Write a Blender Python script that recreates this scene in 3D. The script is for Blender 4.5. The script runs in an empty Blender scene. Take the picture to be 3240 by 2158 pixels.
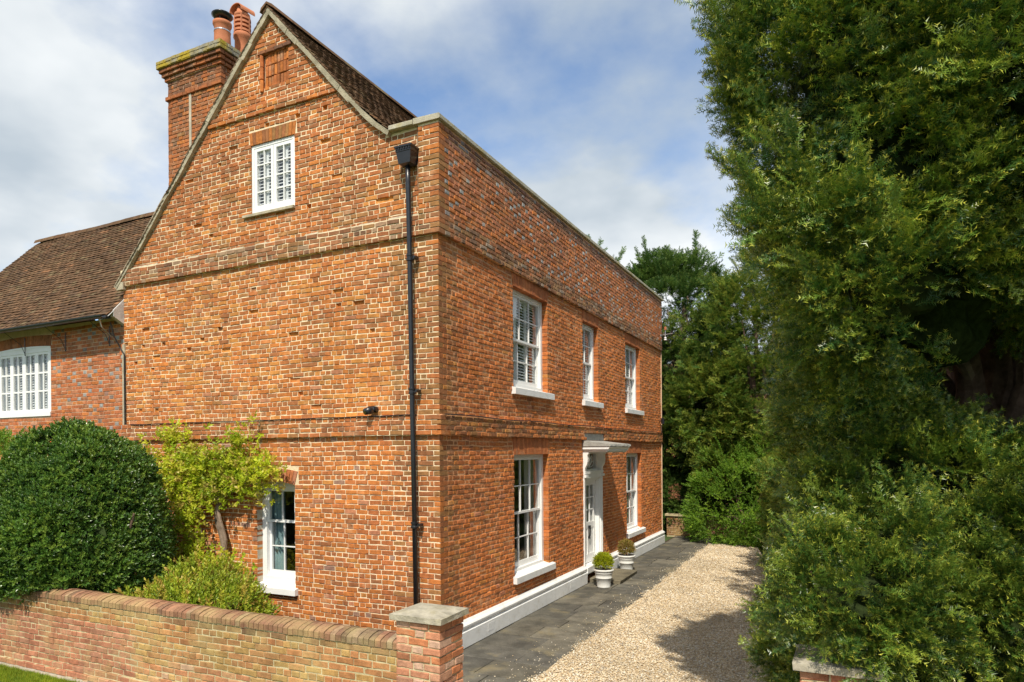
import bpy, math, random
import numpy as np
from mathutils import Vector, Matrix, noise

SC = bpy.context.scene
COL = SC.collection
PI = math.pi

# ------------------------------------------------------------------ camera
CAM_POS = np.array([5.2309, -8.3349, 2.98]); YAW = .4541; ROLL = -.0072; FPX = 2143.2333; CY = 1426.05
fw = np.array([-math.sin(YAW), math.cos(YAW), 0.]); rt = np.array([math.cos(YAW), math.sin(YAW), 0.]); up = np.array([0, 0, 1.])
rt2 = rt*math.cos(ROLL)+up*math.sin(ROLL); up2 = -rt*math.sin(ROLL)+up*math.cos(ROLL)
cd = bpy.data.cameras.new('camera'); cam = bpy.data.objects.new('camera', cd); COL.objects.link(cam)
cd.sensor_width = 36; cd.sensor_fit = 'HORIZONTAL'; cd.lens = 36*FPX/3240; cd.shift_y = (CY-1079)/3240
cd.clip_start = .05; cd.clip_end = 2000
m4 = Matrix.Identity(4)
for i in range(3):
    m4[i][0] = rt2[i]; m4[i][1] = up2[i]; m4[i][2] = -fw[i]; m4[i][3] = CAM_POS[i]
cam.matrix_world = m4
SC.camera = cam

# ------------------------------------------------------------------ light
SUN_DIR = Vector((.61, -1.84, 2.455)).normalized()
sd = bpy.data.lights.new('sun', 'SUN'); sd.energy = 4.0; sd.angle = math.radians(.6); sd.color = (1.0, .92, .78)
sun = bpy.data.objects.new('sun', sd); COL.objects.link(sun)
sun.rotation_euler = SUN_DIR.to_track_quat('Z', 'Y').to_euler()
w = bpy.data.worlds.new('World'); SC.world = w; w.use_nodes = True
nt = w.node_tree; nt.nodes.clear()
def N(nt, t, **k):
    n = nt.nodes.new(t)
    for a, b in k.items():
        setattr(n, a, b)
    return n
sky = N(nt, 'ShaderNodeTexSky', sky_type='NISHITA', sun_disc=False)
sky.sun_elevation = math.asin(SUN_DIR.z); sky.sun_rotation = math.atan2(SUN_DIR.x, SUN_DIR.y)
sky.air_density = 1.0; sky.dust_density = .2; sky.ozone_density = 2.5
tc = N(nt, 'ShaderNodeTexCoord')
sep = N(nt, 'ShaderNodeSeparateXYZ'); nt.links.new(tc.outputs['Generated'], sep.inputs[0])
zz = N(nt, 'ShaderNodeMath', operation='MAXIMUM'); nt.links.new(sep.outputs[2], zz.inputs[0]); zz.inputs[1].default_value = 0
za = N(nt, 'ShaderNodeMath', operation='ADD'); nt.links.new(zz.outputs[0], za.inputs[0]); za.inputs[1].default_value = .28
dx = N(nt, 'ShaderNodeMath', operation='DIVIDE'); nt.links.new(sep.outputs[0], dx.inputs[0]); nt.links.new(za.outputs[0], dx.inputs[1])
dy = N(nt, 'ShaderNodeMath', operation='DIVIDE'); nt.links.new(sep.outputs[1], dy.inputs[0]); nt.links.new(za.outputs[0], dy.inputs[1])
cmb = N(nt, 'ShaderNodeCombineXYZ'); nt.links.new(dx.outputs[0], cmb.inputs[0]); nt.links.new(dy.outputs[0], cmb.inputs[1])
cmb.inputs[2].default_value = 14.6
ns = N(nt, 'ShaderNodeTexNoise'); ns.inputs['Scale'].default_value = 1.35; ns.inputs['Detail'].default_value = 7; ns.inputs['Roughness'].default_value = .54
nt.links.new(cmb.outputs[0], ns.inputs['Vector'])
rmp = N(nt, 'ShaderNodeValToRGB'); rmp.color_ramp.elements[0].position = .355; rmp.color_ramp.elements[1].position = .515
rmp.color_ramp.elements[0].color = (.0, .0, .0, 1); rmp.color_ramp.elements[1].color = (.97, .97, .97, 1)
nt.links.new(ns.outputs['Fac'], rmp.inputs[0])
ns2 = N(nt, 'ShaderNodeTexNoise'); ns2.inputs['Scale'].default_value = 1.9; ns2.inputs['Detail'].default_value = 5
nt.links.new(cmb.outputs[0], ns2.inputs['Vector'])
cr2 = N(nt, 'ShaderNodeValToRGB'); cr2.color_ramp.elements[0].position = .35; cr2.color_ramp.elements[1].position = .68
cr2.color_ramp.elements[0].color = (2.8, 3.2, 3.55, 1); cr2.color_ramp.elements[1].color = (5.7, 5.8, 5.75, 1)
nt.links.new(ns2.outputs['Fac'], cr2.inputs[0])
mx = N(nt, 'ShaderNodeMix', data_type='RGBA')
nt.links.new(rmp.outputs[0], mx.inputs['Factor']); nt.links.new(sky.outputs[0], mx.inputs['A']); nt.links.new(cr2.outputs[0], mx.inputs['B'])
bg = N(nt, 'ShaderNodeBackground'); bg.inputs[1].default_value = .14
nt.links.new(mx.outputs['Result'], bg.inputs[0])
wo = N(nt, 'ShaderNodeOutputWorld'); nt.links.new(bg.outputs[0], wo.inputs[0])
vs = SC.view_settings; vs.view_transform = 'Standard'; vs.look = 'None'; vs.gamma = 1; vs.exposure = .47; vs.use_curve_mapping = False
SC.cycles.use_denoising = True; SC.cycles.denoising_prefilter = 'NONE'; SC.cycles.max_bounces = 8; SC.cycles.transparent_max_bounces = 12; SC.cycles.caustics_reflective = False; SC.cycles.caustics_refractive = False

# ------------------------------------------------------------------ materials
def mat(name, rough=.8, spec=.3):
    m = bpy.data.materials.new(name); m.use_nodes = True
    t = m.node_tree; b = t.nodes['Principled BSDF']
    b.inputs['Roughness'].default_value = rough; b.inputs['Specular IOR Level'].default_value = spec
    return m, t, b
def noise_node(t, scale, detail=4, rough=.55, obj=True):
    tcn = N(t, 'ShaderNodeNewGeometry')
    n = N(t, 'ShaderNodeTexNoise'); n.inputs['Scale'].default_value = scale; n.inputs['Detail'].default_value = detail; n.inputs['Roughness'].default_value = rough
    t.links.new(tcn.outputs['Position'], n.inputs['Vector'])
    return n
def ramp(t, src, p0, c0, p1, c1):
    r = N(t, 'ShaderNodeValToRGB'); e = r.color_ramp.elements
    e[0].position = p0; e[1].position = p1; e[0].color = (*c0, 1); e[1].color = (*c1, 1)
    t.links.new(src, r.inputs[0]); return r
def mixc(t, fac, a, b, mode='MIX'):
    x = N(t, 'ShaderNodeMix', data_type='RGBA', blend_type=mode)
    for s, v in ((x.inputs['Factor'], fac), (x.inputs['A'], a), (x.inputs['B'], b)):
        if hasattr(v, 'links') or hasattr(v, 'is_output'):
            t.links.new(v, s)
        else:
            s.default_value = v if not isinstance(v, tuple) else (*v, 1)
    return x.outputs['Result']
def bump(t, b, src, strength, dist):
    n = N(t, 'ShaderNodeBump'); n.inputs['Strength'].default_value = strength; n.inputs['Distance'].default_value = dist
    t.links.new(src, n.inputs['Height']); t.links.new(n.outputs[0], b.inputs['Normal'])
def attr_mat(name, rough=.85, spec=.2, lo=.72, hi=1.2, s1=14, s2=90, bstr=.6, bdist=.008, blotch=None, tintscale=2.0):
    """colour comes from each piece's own 'tone', broken up by grain, mottling and stains"""
    m, t, b = mat(name, rough, spec)
    a = N(t, 'ShaderNodeAttribute', attribute_name='tone')
    n1 = noise_node(t, s1, 5); n2 = noise_node(t, s2, 3)
    r1 = ramp(t, n1.outputs['Fac'], .3, (lo,)*3, .7, (hi,)*3)
    r2 = ramp(t, n2.outputs['Fac'], .3, (.8,)*3, .72, (1.14,)*3)
    c = mixc(t, 1., a.outputs['Color'], r1.outputs[0], 'MULTIPLY')
    c = mixc(t, 1., c, r2.outputs[0], 'MULTIPLY')
    nl_ = noise_node(t, .55, 5, .6); rl_ = ramp(t, nl_.outputs['Fac'], .33, (.80, .79, .80), .68, (1.16, 1.13, 1.06))
    c = mixc(t, 1., c, rl_.outputs[0], 'MULTIPLY')
    if blotch:
        n3 = noise_node(t, tintscale, 6, .65)
        r3 = ramp(t, n3.outputs['Fac'], blotch[1], (0,)*3, blotch[2], (blotch[3],)*3)
        c = mixc(t, r3.outputs[0], c, blotch[0])
    if blotch:      # soot and damp
        n4 = noise_node(t, 1.7, 7, .7); r4 = ramp(t, n4.outputs['Fac'], .56, (0,)*3, .76, (.42,)*3)
        c = mixc(t, r4.outputs[0], c, (.15, .095, .06))
    t.links.new(c, b.inputs['Base Color'])
    ad = N(t, 'ShaderNodeMath', operation='ADD'); t.links.new(n1.outputs['Fac'], ad.inputs[0]); t.links.new(n2.outputs['Fac'], ad.inputs[1])
    bump(t, b, ad.outputs[0], bstr, bdist)
    return m
def plain(name, col, rough=.6, spec=.4, var=.12, scale=6, bstr=0, metal=0, bscale=60, stain=None):
    m, t, b = mat(name, rough, spec)
    n1 = noise_node(t, scale, 6, .6)
    r1 = ramp(t, n1.outputs['Fac'], .3, tuple(c*(1-var) for c in col), .7, tuple(min(1, c*(1+var)) for c in col))
    c = r1.outputs[0]
    if stain:
        n3 = noise_node(t, stain[1], 6, .7)
        r3 = ramp(t, n3.outputs['Fac'], stain[2], (0,)*3, stain[3], (stain[4],)*3)
        c = mixc(t, r3.outputs[0], c, stain[0])
    t.links.new(c, b.inputs['Base Color']); b.inputs['Metallic'].default_value = metal
    if bstr:
        n2 = noise_node(t, bscale, 4)
        bump(t, b, n2.outputs['Fac'], bstr, .01)
    return m
M = {}
M['brick'] = attr_mat('weathered_brick', blotch=((.66, .52, .34), .57, .78, .42), tintscale=2.6)
M['brick_old'] = attr_mat('lichened_brick', blotch=((.50, .40, .17), .46, .70, .62), tintscale=1.6)
M['mortar_lime'] = plain('lime_mortar', (.78, .64, .43), .95, .1, .16, 9, .7, stain=((.36, .26, .16), 1.6, .5, .75, .6))
M['mortar_front'] = plain('buff_mortar', (.62, .34, .18), .95, .1, .2, 9, .7)
M['mortar_wing'] = plain('pale_mortar', (.56, .40, .27), .95, .1, .14, 9, .5)
M['mortar_wall'] = plain('yellow_mortar', (.52, .44, .27), .95, .1, .2, 7, .8, stain=((.30, .25, .12), 2, .5, .7, .6))
M['tile'] = attr_mat('clay_tile', rough=.95, spec=.05, s1=9, blotch=((.30, .26, .13), .60, .78, .5), tintscale=3)
M['verge'] = plain('verge_mortar', (.42, .37, .27), .95, .1, .3, 6, .9, stain=((.20, .17, .11), 5, .5, .7, .7))
M['stone'] = plain('coping_stone', (.40, .37, .29), .9, .2, .25, 8, .8, stain=((.40, .32, .10), 2.2, .48, .66, .75))
M['cap_stone'] = plain('pier_cap_stone', (.36, .33, .26), .95, .15, .3, 10, .9, stain=((.30, .26, .12), 3.5, .5, .7, .6))
M['cap_moss'] = plain('mossy_cap', (.26, .24, .19), .95, .1, .3, 8, .9, stain=((.38, .28, .03), 3.0, .40, .58, .95))
M['white'] = plain('white_gloss_paint', (.79, .79, .775), .38, .45, .04, 3, stain=((.60, .57, .50), 7, .60, .82, .5))
M['white_render'] = plain('white_masonry_paint', (.76, .76, .75), .6, .3, .05, 4, .3, stain=((.46, .42, .33), 5, .52, .78, .6))
M['pot_white'] = plain('painted_pot', (.66, .66, .63), .6, .3, .06, 12, stain=((.42, .38, .28), 9, .56, .75, .6))
M['stucco'] = plain('reveal_render', (.46, .41, .32), .9, .2, .2, 5, .6)
M['black'] = plain('black_paint', (.012, .013, .016), .3, .6, .3, 14, .1)
M['lead'] = plain('lead_sheet', (.33, .32, .29), .6, .4, .3, 9, .5)
M['terracotta'] = plain('terracotta', (.47, .17, .08), .75, .3, .14, 7, .3)
M['steel'] = plain('steel', (.5, .5, .5), .35, .5, .05, 7, metal=.9)
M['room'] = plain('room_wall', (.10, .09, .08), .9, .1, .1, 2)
M['curtain'] = plain('curtain', (.42, .40, .37), .9, .1, .1, 3)
M['curtain_blue'] = plain('blue_curtain', (.22, .33, .35), .9, .1, .2, 3)
M['shutter'] = plain('shutter_white', (.78, .79, .80), .45, .4, .02, 3)
M['concrete'] = plain('footing_concrete', (.42, .38, .31), .95, .1, .2, 10, .8)
M['bark'] = plain('bark', (.15, .10, .075), .95, .1, .5, 9, 1.0, bscale=25)
M['bark_pale'] = plain('pale_bark', (.20, .15, .11), .95, .1, .4, 9, 1.0, bscale=30)
M['inner'] = plain('inner_shade_green', (.028, .042, .014), 1, .05, .5, 14, 1.0, bscale=30)  # dark green with the shade of inner foliage painted in
M['soil'] = plain('soil', (.07, .05, .035), 1, .1, .4, 5, .8)
M['meadow'] = plain('meadow', (.06, .09, .03), 1, .1, .3, 2, .5)
M['lawn_base'] = plain('lawn', (.13, .19, .025), 1, .1, .3, 5, .5)
M['gravel_bed'] = plain('gravel_bed', (.50, .39, .25), 1, .1, .35, 60, .8, bscale=80)
M['cable'] = plain('cable_sheath', (.02, .02, .02), .6, .3, .1, 5)
M['fairy'] = plain('clear_plastic', (.35, .45, .46), .3, .5, .05, 5)
M['vase'] = plain('glazed_white', (.8, .8, .8), .2, .6, .02, 5)
# york stone paving: own tone per slab + lichen
M['flag'] = attr_mat('york_stone', rough=.9, spec=.25, lo=.62, hi=1.35, s1=3.2, s2=38, bstr=.5, bdist=.01, blotch=((.27, .235, .13), .54, .74, .7), tintscale=1.7)

def glass():
    m = bpy.data.materials.new('old_glass'); m.use_nodes = True; t = m.node_tree; t.nodes.clear()
    o = N(t, 'ShaderNodeOutputMaterial'); g = N(t, 'ShaderNodeBsdfGlossy'); g.inputs['Roughness'].default_value = .015
    tr = N(t, 'ShaderNodeBsdfTransparent'); tr.inputs[0].default_value = (.93, .95, .945, 1)
    lw_ = N(t, 'ShaderNodeLayerWeight'); lw_.inputs[0].default_value = .5; pw_ = N(t, 'ShaderNodeMath', operation='POWER'); pw_.inputs[1].default_value = 3.2; t.links.new(lw_.outputs['Facing'], pw_.inputs[0]); f = N(t, 'ShaderNodeMath', operation='MULTIPLY_ADD'); f.inputs[1].default_value = .75; f.inputs[2].default_value = .11; t.links.new(pw_.outputs[0], f.inputs[0])
    n = noise_node(t, 5, 2)
    bp = N(t, 'ShaderNodeBump'); bp.inputs['Strength'].default_value = .10; bp.inputs['Distance'].default_value = .02
    t.links.new(n.outputs['Fac'], bp.inputs['Height']); t.links.new(bp.outputs[0], g.inputs['Normal']); t.links.new(bp.outputs[0], lw_.inputs['Normal'])
    mx = N(t, 'ShaderNodeMixShader'); t.links.new(f.outputs[0], mx.inputs[0]); t.links.new(tr.outputs[0], mx.inputs[1]); t.links.new(g.outputs[0], mx.inputs[2])
    t.links.new(mx.outputs[0], o.inputs[0]); return m
M['glass'] = glass()

def leaf_mat(name, cols, rough=.45, spec=.4, trans=.25, tip=None):
    """per-sprig colour from the instance's own random number, leaf 'tone' runs from old growth (0) to new tip (1)"""
    m, t, b = mat(name, rough, spec)
    oi = N(t, 'ShaderNodeObjectInfo')
    r = N(t, 'ShaderNodeValToRGB'); e = r.color_ramp.elements
    e[0].position = 0; e[0].color = (*cols[0], 1); e[1].position = 1; e[1].color = (*cols[-1], 1)
    for i, c in enumerate(cols[1:-1]):
        x = e.new((i+1)/(len(cols)-1)); x.color = (*c, 1)
    t.links.new(oi.outputs['Random'], r.inputs[0]); c = r.outputs[0]
    if tip:
        a = N(t, 'ShaderNodeAttribute', attribute_name='tone')
        c = mixc(t, a.outputs['Fac'], c, tip)
    nv = noise_node(t, 1.4, 3); rv_ = ramp(t, nv.outputs['Fac'], .32, (.72, .76, .8), .68, (1.25, 1.2, 1.1))
    c = mixc(t, 1., c, rv_.outputs[0], 'MULTIPLY')
    t.links.new(c, b.inputs['Base Color'])
    if trans:
        o = t.nodes['Material Output']; tl = N(t, 'ShaderNodeBsdfTranslucent'); t.links.new(c, tl.inputs[0])
        mx = N(t, 'ShaderNodeMixShader'); mx.inputs[0].default_value = trans
        t.links.new(b.outputs[0], mx.inputs[1]); t.links.new(tl.outputs[0], mx.inputs[2]); t.links.new(mx.outputs[0], o.inputs[0])
    return m
M['yew'] = leaf_mat('yew_needles', [(.022, .078, .018), (.050, .132, .026), (.115, .215, .028), (.22, .30, .038)], .36, .5, .14, (.64, .58, .07))
M['yew_clipped'] = leaf_mat('yew_hedge_needles', [(.022, .066, .012), (.046, .112, .017), (.088, .168, .022), (.17, .24, .03)], .36, .5, .12, (.56, .52, .06))
M['yew_far'] = leaf_mat('yew_needles_far', [(.05, .125, .02), (.09, .18, .026), (.15, .235, .032), (.23, .265, .04)], .5, .25, .34, (.38, .36, .05))
M['conifer'] = leaf_mat('conifer_needles', [(.042, .105, .022), (.07, .15, .028), (.115, .195, .034)], .5, .25, .3, (.2, .25, .06))
M['holly'] = leaf_mat('holly_leaf', [(.048, .115, .02), (.078, .165, .025), (.115, .21, .03), (.17, .25, .036)], .32, .5, .2)
M['climber'] = leaf_mat('climber_leaf', [(.30, .42, .03), (.44, .54, .03), (.60, .64, .05), (.52, .40, .12)], .4, .3, .45)
M['shrub'] = leaf_mat('shrub_leaf', [(.19, .28, .02), (.28, .37, .028), (.40, .44, .04), (.42, .28, .07)], .45, .4, .3)
M['lime_shrub'] = leaf_mat('fresh_leaf', [(.13, .27, .03), (.18, .33, .036), (.26, .40, .045)], .4, .3, .4)
M['box'] = leaf_mat('box_leaf', [(.30, .38, .014), (.40, .46, .018), (.52, .52, .025)], .4, .3, .4)
M['box_dry'] = leaf_mat('bronzed_box_leaf', [(.26, .28, .025), (.36, .28, .06), (.46, .30, .10), (.48, .34, .15)], .45, .3, .35)
M['grass'] = leaf_mat('grass_blade', [(.16, .26, .018), (.26, .36, .022), (.38, .42, .03)], .6, .3, .35)
def pebble_mat():
    m, t, b = mat('gravel_stone', .8, .3)
    oi = N(t, 'ShaderNodeObjectInfo'); r = N(t, 'ShaderNodeValToRGB'); e = r.color_ramp.elements
    cs = [(.54, .42, .26), (.64, .53, .36), (.72, .63, .47), (.46, .34, .20), (.74, .70, .61), (.56, .47, .35), (.66, .54, .37), (.36, .32, .27), (.70, .62, .47)]
    e[0].color = (*cs[0], 1); e[1].color = (*cs[-1], 1)
    r.color_ramp.interpolation = 'CONSTANT'
    for i, c in enumerate(cs[1:-1]):
        x = e.new((i+1)/len(cs)); x.color = (*c, 1)
    e[len(cs)-1].position = (len(cs)-1)/len(cs)
    nv = noise_node(t, .8, 4); rr_ = ramp(t, nv.outputs['Fac'], .35, (.80, .78, .74), .66, (1.08, 1.07, 1.05))
    t.links.new(oi.outputs['Random'], r.inputs[0]); t.links.new(mixc(t, 1., r.outputs[0], rr_.outputs[0], 'MULTIPLY'), b.inputs['Base Color'])
    return m
M['pebble'] = pebble_mat()

# ------------------------------------------------------------------ mesh helpers
class MB:
    def __init__(s): s.V = []; s.F = []; s.C = []
    def add(s, vs, fs, col=None):
        o = len(s.V); s.V += [tuple(v) for v in vs]
        for f in fs: s.F.append(tuple(o+i for i in f)); s.C.append(col or (.5, .5, .5))
        return s
    def box(s, x0, y0, z0, x1, y1, z1, col=None):
        v = [(x0, y0, z0), (x1, y0, z0), (x1, y1, z0), (x0, y1, z0), (x0, y0, z1), (x1, y0, z1), (x1, y1, z1), (x0, y1, z1)]
        return s.add(v, [(3, 2, 1, 0), (4, 5, 6, 7), (0, 1, 5, 4), (1, 2, 6, 5), (2, 3, 7, 6), (3, 0, 4, 7)], col)
    def fbox(s, fr, u0, u1, v0, v1, n0, n1, col=None):
        P = [fr.p(a, b, c) for c in (n0, n1) for a, b in ((u0, v0), (u1, v0), (u1, v1), (u0, v1))]
        return s.add(P, [(3, 2, 1, 0), (4, 5, 6, 7), (0, 1, 5, 4), (1, 2, 6, 5), (2, 3, 7, 6), (3, 0, 4, 7)], col)
    def prism(s, pts, a, b, fn, col=None):
        """closed profile pts (2d) swept from a to b: fn(p,q,t) -> xyz"""
        n = len(pts); v = [fn(p, q, a) for p, q in pts]+[fn(p, q, b) for p, q in pts]
        f = [(i, (i+1) % n, n+(i+1) % n, n+i) for i in range(n)]+[tuple(range(n-1, -1, -1)), tuple(range(n, 2*n))]
        return s.add(v, f, col)
    def tube(s, pts, rad, seg=8, col=None, cap=True):
        pts = [Vector(p) for p in pts]; n = len(pts)
        if not hasattr(rad, '__len__'): rad = [rad]*n
        vs = []; ref = Vector((.31, .2, .93)).normalized()
        for i, p in enumerate(pts):
            d = (pts[min(i+1, n-1)]-pts[max(i-1, 0)]).normalized()
            r = ref if abs(d.dot(ref)) < .95 else Vector((1, 0, 0))
            a = d.cross(r).normalized(); b = d.cross(a)
            for k in range(seg):
                t = 2*PI*k/seg; vs.append(p+(a*math.cos(t)+b*math.sin(t))*rad[i])
        f = [(i*seg+k, i*seg+(k+1) % seg, (i+1)*seg+(k+1) % seg, (i+1)*seg+k) for i in range(n-1) for k in range(seg)]
        if cap: f += [tuple(range(seg-1, -1, -1)), tuple(range((n-1)*seg, n*seg))]
        return s.add(vs, f, col)
    def lathe(s, prof, c, seg=24, col=None, sx=1, sy=1):
        vs = []; n = len(prof)
        for r, z in prof:
            for k in range(seg):
                t = 2*PI*k/seg; vs.append((c[0]+r*sx*math.cos(t), c[1]+r*sy*math.sin(t), c[2]+z))
        f = [(i*seg+k, i*seg+(k+1) % seg, (i+1)*seg+(k+1) % seg, (i+1)*seg+k) for i in range(n-1) for k in range(seg)]
        if prof[0][0] > 1e-4: f.append(tuple(range(seg-1, -1, -1)))
        if prof[-1][0] > 1e-4: f.append(tuple(range((n-1)*seg, n*seg)))
        return s.add(vs, f, col)
    def build(s, name, material, parent=None, smooth=False, kind=None, base=None):
        b = Vector(base) if base is not None else (ROOT_LOC(parent) if parent else Vector((0, 0, 0)))
        me = bpy.data.meshes.new(name)
        me.from_pydata([(v[0]-b.x, v[1]-b.y, v[2]-b.z) for v in s.V], [], s.F)
        if smooth: me.polygons.foreach_set('use_smooth', [True]*len(me.polygons))
        at = me.attributes.new('tone', 'FLOAT_COLOR', 'FACE')
        at.data.foreach_set('color', np.array([(*c, 1) for c in s.C], dtype=np.float32).ravel())
        me.materials.append(material); me.update()
        o = bpy.data.objects.new(name, me); COL.objects.link(o)
        if parent: o.parent = parent
        elif base is not None: o.location = b
        if kind: o['kind'] = kind
        return o
def ROOT_LOC(o):
    p = Vector((0, 0, 0))
    while o: p += Vector(o.location); o = o.parent
    return p
def thing(name, label, cat, loc, group=None):
    o = bpy.data.objects.new(name, None); COL.objects.link(o); o.location = loc; o.empty_display_size = .2
    o['label'] = label; o['category'] = cat
    if group: o['group'] = group
    return o
def tag(o, label, cat, group=None):
    o['label'] = label; o['category'] = cat
    if group: o['group'] = group
    return o
class Fr:
    def __init__(s, o, u, v, n): s.o = Vector(o); s.u = Vector(u); s.v = Vector(v); s.n = Vector(n)
    def p(s, a, b, c): return s.o+s.u*a+s.v*b+s.n*c
GF = Fr((0, 0, 0), (1, 0, 0), (0, 0, 1), (0, -1, 0))      # gable: u = x, n = -y
FF = Fr((0, 0, 0), (0, 1, 0), (0, 0, 1), (1, 0, 0))       # front: u = y, n = +x
def proj(p):
    d = np.array(p)-CAM_POS; D = d@fw
    if D < .2: return None
    return 1620+FPX*(d@rt2)/D, CY-FPX*(d@up2)/D, D

# ------------------------------------------------------------------ brickwork
CH = .0749
def brick(mb, sp):
    fr, u0, u1, v0, v1, depth, proud, col, chf, jit, seed = sp
    rg = random.Random(seed); j = lambda k=1: rg.uniform(-jit, jit)*k
    wob = lambda u, v: .006*math.sin(u*1.3+v*.9)+.004*math.sin(u*3.1-v*2.3)
    if u1-u0 > .15:
        um = (u0+u1)/2+rg.uniform(-.03, .03)
        ring = [(u0, v0), (um, v0), (u1, v0), (u1, v1), (um, v1), (u0, v1)]
    else:
        ring = [(u0, v0), (u1, v0), (u1, v1), (u0, v1)]
    uc, vc = (u0+u1)/2, (v0+v1)/2; n = len(ring)
    R = [(a+j(.7), b+j()) for a, b in ring]
    tilt = (rg.uniform(-.02, .02), rg.uniform(-.05, .03)); pr = proud+rg.uniform(-.0035, .0035)*(jit/.003)
    V = []
    for a, b in R: V.append(fr.p(a, b+wob(a, b), -depth))
    for a, b in R: V.append(fr.p(a, b+wob(a, b), pr-chf*rg.uniform(.7, 1.4)))
    for a, b in R:
        ia = a+(chf*rg.uniform(.6, 1.5) if a < uc-.02 else -chf*rg.uniform(.6, 1.5) if a > uc+.02 else 0)
        ib = b+(chf*rg.uniform(.6, 1.5) if b < vc else -chf*rg.uniform(.6, 1.5))
        V.append(fr.p(ia, ib+wob(a, b), pr+tilt[0]*(a-uc)+tilt[1]*(b-vc)))
    F = []
    for k in (0, n):
        F += [(k+i, k+(i+1) % n, k+n+(i+1) % n, k+n+i) for i in range(n)]
    F.append(tuple(range(2*n, 3*n)))
    mb.add(V, F, col)
def sub_intervals(iv, cuts):
    out = [iv]
    for c0, c1 in cuts:
        nx = []
        for a, b in out:
            if c1 <= a or c0 >= b: nx.append((a, b))
            else:
                if c0 > a: nx.append((a, c0))
                if c1 < b: nx.append((c1, b))
        out = nx
    return out
def lay(fr, z0, nc, span, holes, bond, colfn, proudfn, rng, ch=CH, chf=.006, jit=.0035, joint=.011, depth=.06, deep=.13, holdfn=None):
    """courses of bricks in wall plane fr; span(v)->(u0,u1); holes=[(u0,u1,v0,v1)]; returns brick specs"""
    S = []
    for k in range(nc):
        v0 = z0+k*ch; v1 = v0+ch-joint; vm = (v0+v1)/2
        sp = span(vm, k)
        if sp is None: continue
        cuts = [(h[0], h[1]) for h in holes if h[2] < vm < h[3]]
        edges = [e for c in cuts for e in c]
        per, seq = {'english': ((.225, [0]) if k % 2 else (.1125, [0])), 'flemish': (.3375, [0, .225]), 'stretcher': (.225, [0]), 'garden': ((.1125, [0]) if k % 4 == 0 else (.225, [0]))}[bond]
        off = {'english': (.056 if k % 2 else 0), 'flemish': (.16875 if k % 2 else 0), 'stretcher': (.1125 if k % 2 else 0), 'garden': (.056 if k % 4 == 0 else .1125 if k % 2 else 0)}[bond]
        off += rng.uniform(-.025, .025)
        for a, b in sub_intervals(sp, cuts):
            if b-a < .03: continue
            js = [a]
            i0 = math.floor((a-off)/per)-1
            pts = sorted(off+i*per+q for i in range(i0, int((b-a)/per)+i0+4) for q in seq)
            if bond == 'english' and not k % 2:      # a header course is broken by the odd stretcher
                pts = [p for p in pts if rng.random() > .12]
            for p in pts:
                p += rng.uniform(-.008, .008)
                if a+.05 < p < b-.05 and p-js[-1] > .045: js.append(p)
            js.append(b)
            for q in range(len(js)-1):
                s, e = js[q], js[q+1]
                hd = e-s < .15
                l = s+(0 if q == 0 else joint/2); r = e-(0 if q == len(js)-2 else joint/2)
                pr = proudfn((s+e)/2, vm)
                if pr is None: continue
                if holdfn and holdfn((s+e)/2, vm, hd, s, e): continue
                d = deep if (any(abs(s-x) < .02 or abs(e-x) < .02 for x in edges)) else depth
                S.append((fr, l, r, v0, v1, d, pr, colfn((s+e)/2, vm, hd, rng), chf, jit, rng.randrange(1 << 30)))
    return S
def sheet(mb, fr, us, top, bot, holes, n, col=None):
    """flat wall sheet with rectangular holes, in vertical strips"""
    bp = sorted(set([round(u, 5) for u in us]+[round(x, 5) for h in holes for x in h[:2] if us[0] < x < us[-1]]))
    for a, b in zip(bp[:-1], bp[1:]):
        if b-a < 1e-4: continue
        m = (a+b)/2
        segs = sorted((h[2], h[3]) for h in holes if h[0] < m < h[1])
        lo = (bot, bot)
        e = 1e-6
        tops = (top(a+e), top(b-e))
        for s0, s1 in segs:
            if s0 > lo[0]+1e-4: mb.add([fr.p(a, lo[0], n), fr.p(b, lo[1], n), fr.p(b, s0, n), fr.p(a, s0, n)], [(0, 1, 2, 3)], col)
            lo = (max(lo[0], s1),)*2
        if tops[0] > lo[0]+1e-4 or tops[1] > lo[1]+1e-4:
            mb.add([fr.p(a, lo[0], n), fr.p(b, lo[1], n), fr.p(b, max(tops[1], lo[1]), n), fr.p(a, max(tops[0], lo[0]), n)], [(0, 1, 2, 3)], col)
def score(sp):
    fr, u0, u1, v0, v1 = sp[:5]
    c = fr.p((u0+u1)/2, (v0+v1)/2, 0); q = proj(c)
    if q is None or not (0 < q[0] < 3240 and 0 < q[1] < 2150): return 0
    view = (Vector(CAM_POS)-c).normalized()
    return (u1-u0)*(v1-v0)*max(0, view.dot(fr.n))/q[2]**2
def emit(specs, thing_o, stuff_name, material, limit=300, okfn=None, parts_name='brick'):
    sc = sorted(((score(s) if (okfn is None or okfn(s)) else 0), i) for i, s in enumerate(specs))
    pick = set(i for v, i in sc[-limit:] if v > 0) if limit else set()
    rest = MB(); r0 = ROOT_LOC(thing_o)
    for i, s in enumerate(specs):
        if i in pick:
            m1 = MB(); brick(m1, s); m1.build(parts_name, material, thing_o)
        else: brick(rest, s)
    if rest.F: rest.build(stuff_name, material, thing_o, kind='stuff')
OR = (.55, .185, .042); OC = (.61, .275, .068); RD = (.44, .145, .050); BR = (.29, .12, .056); PK = (.47, .22, .14); GB = (.27, .29, .30); DK = (.12, .075, .055); OL = (.31, .175, .068); RO = (.63, .205, .06)
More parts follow.
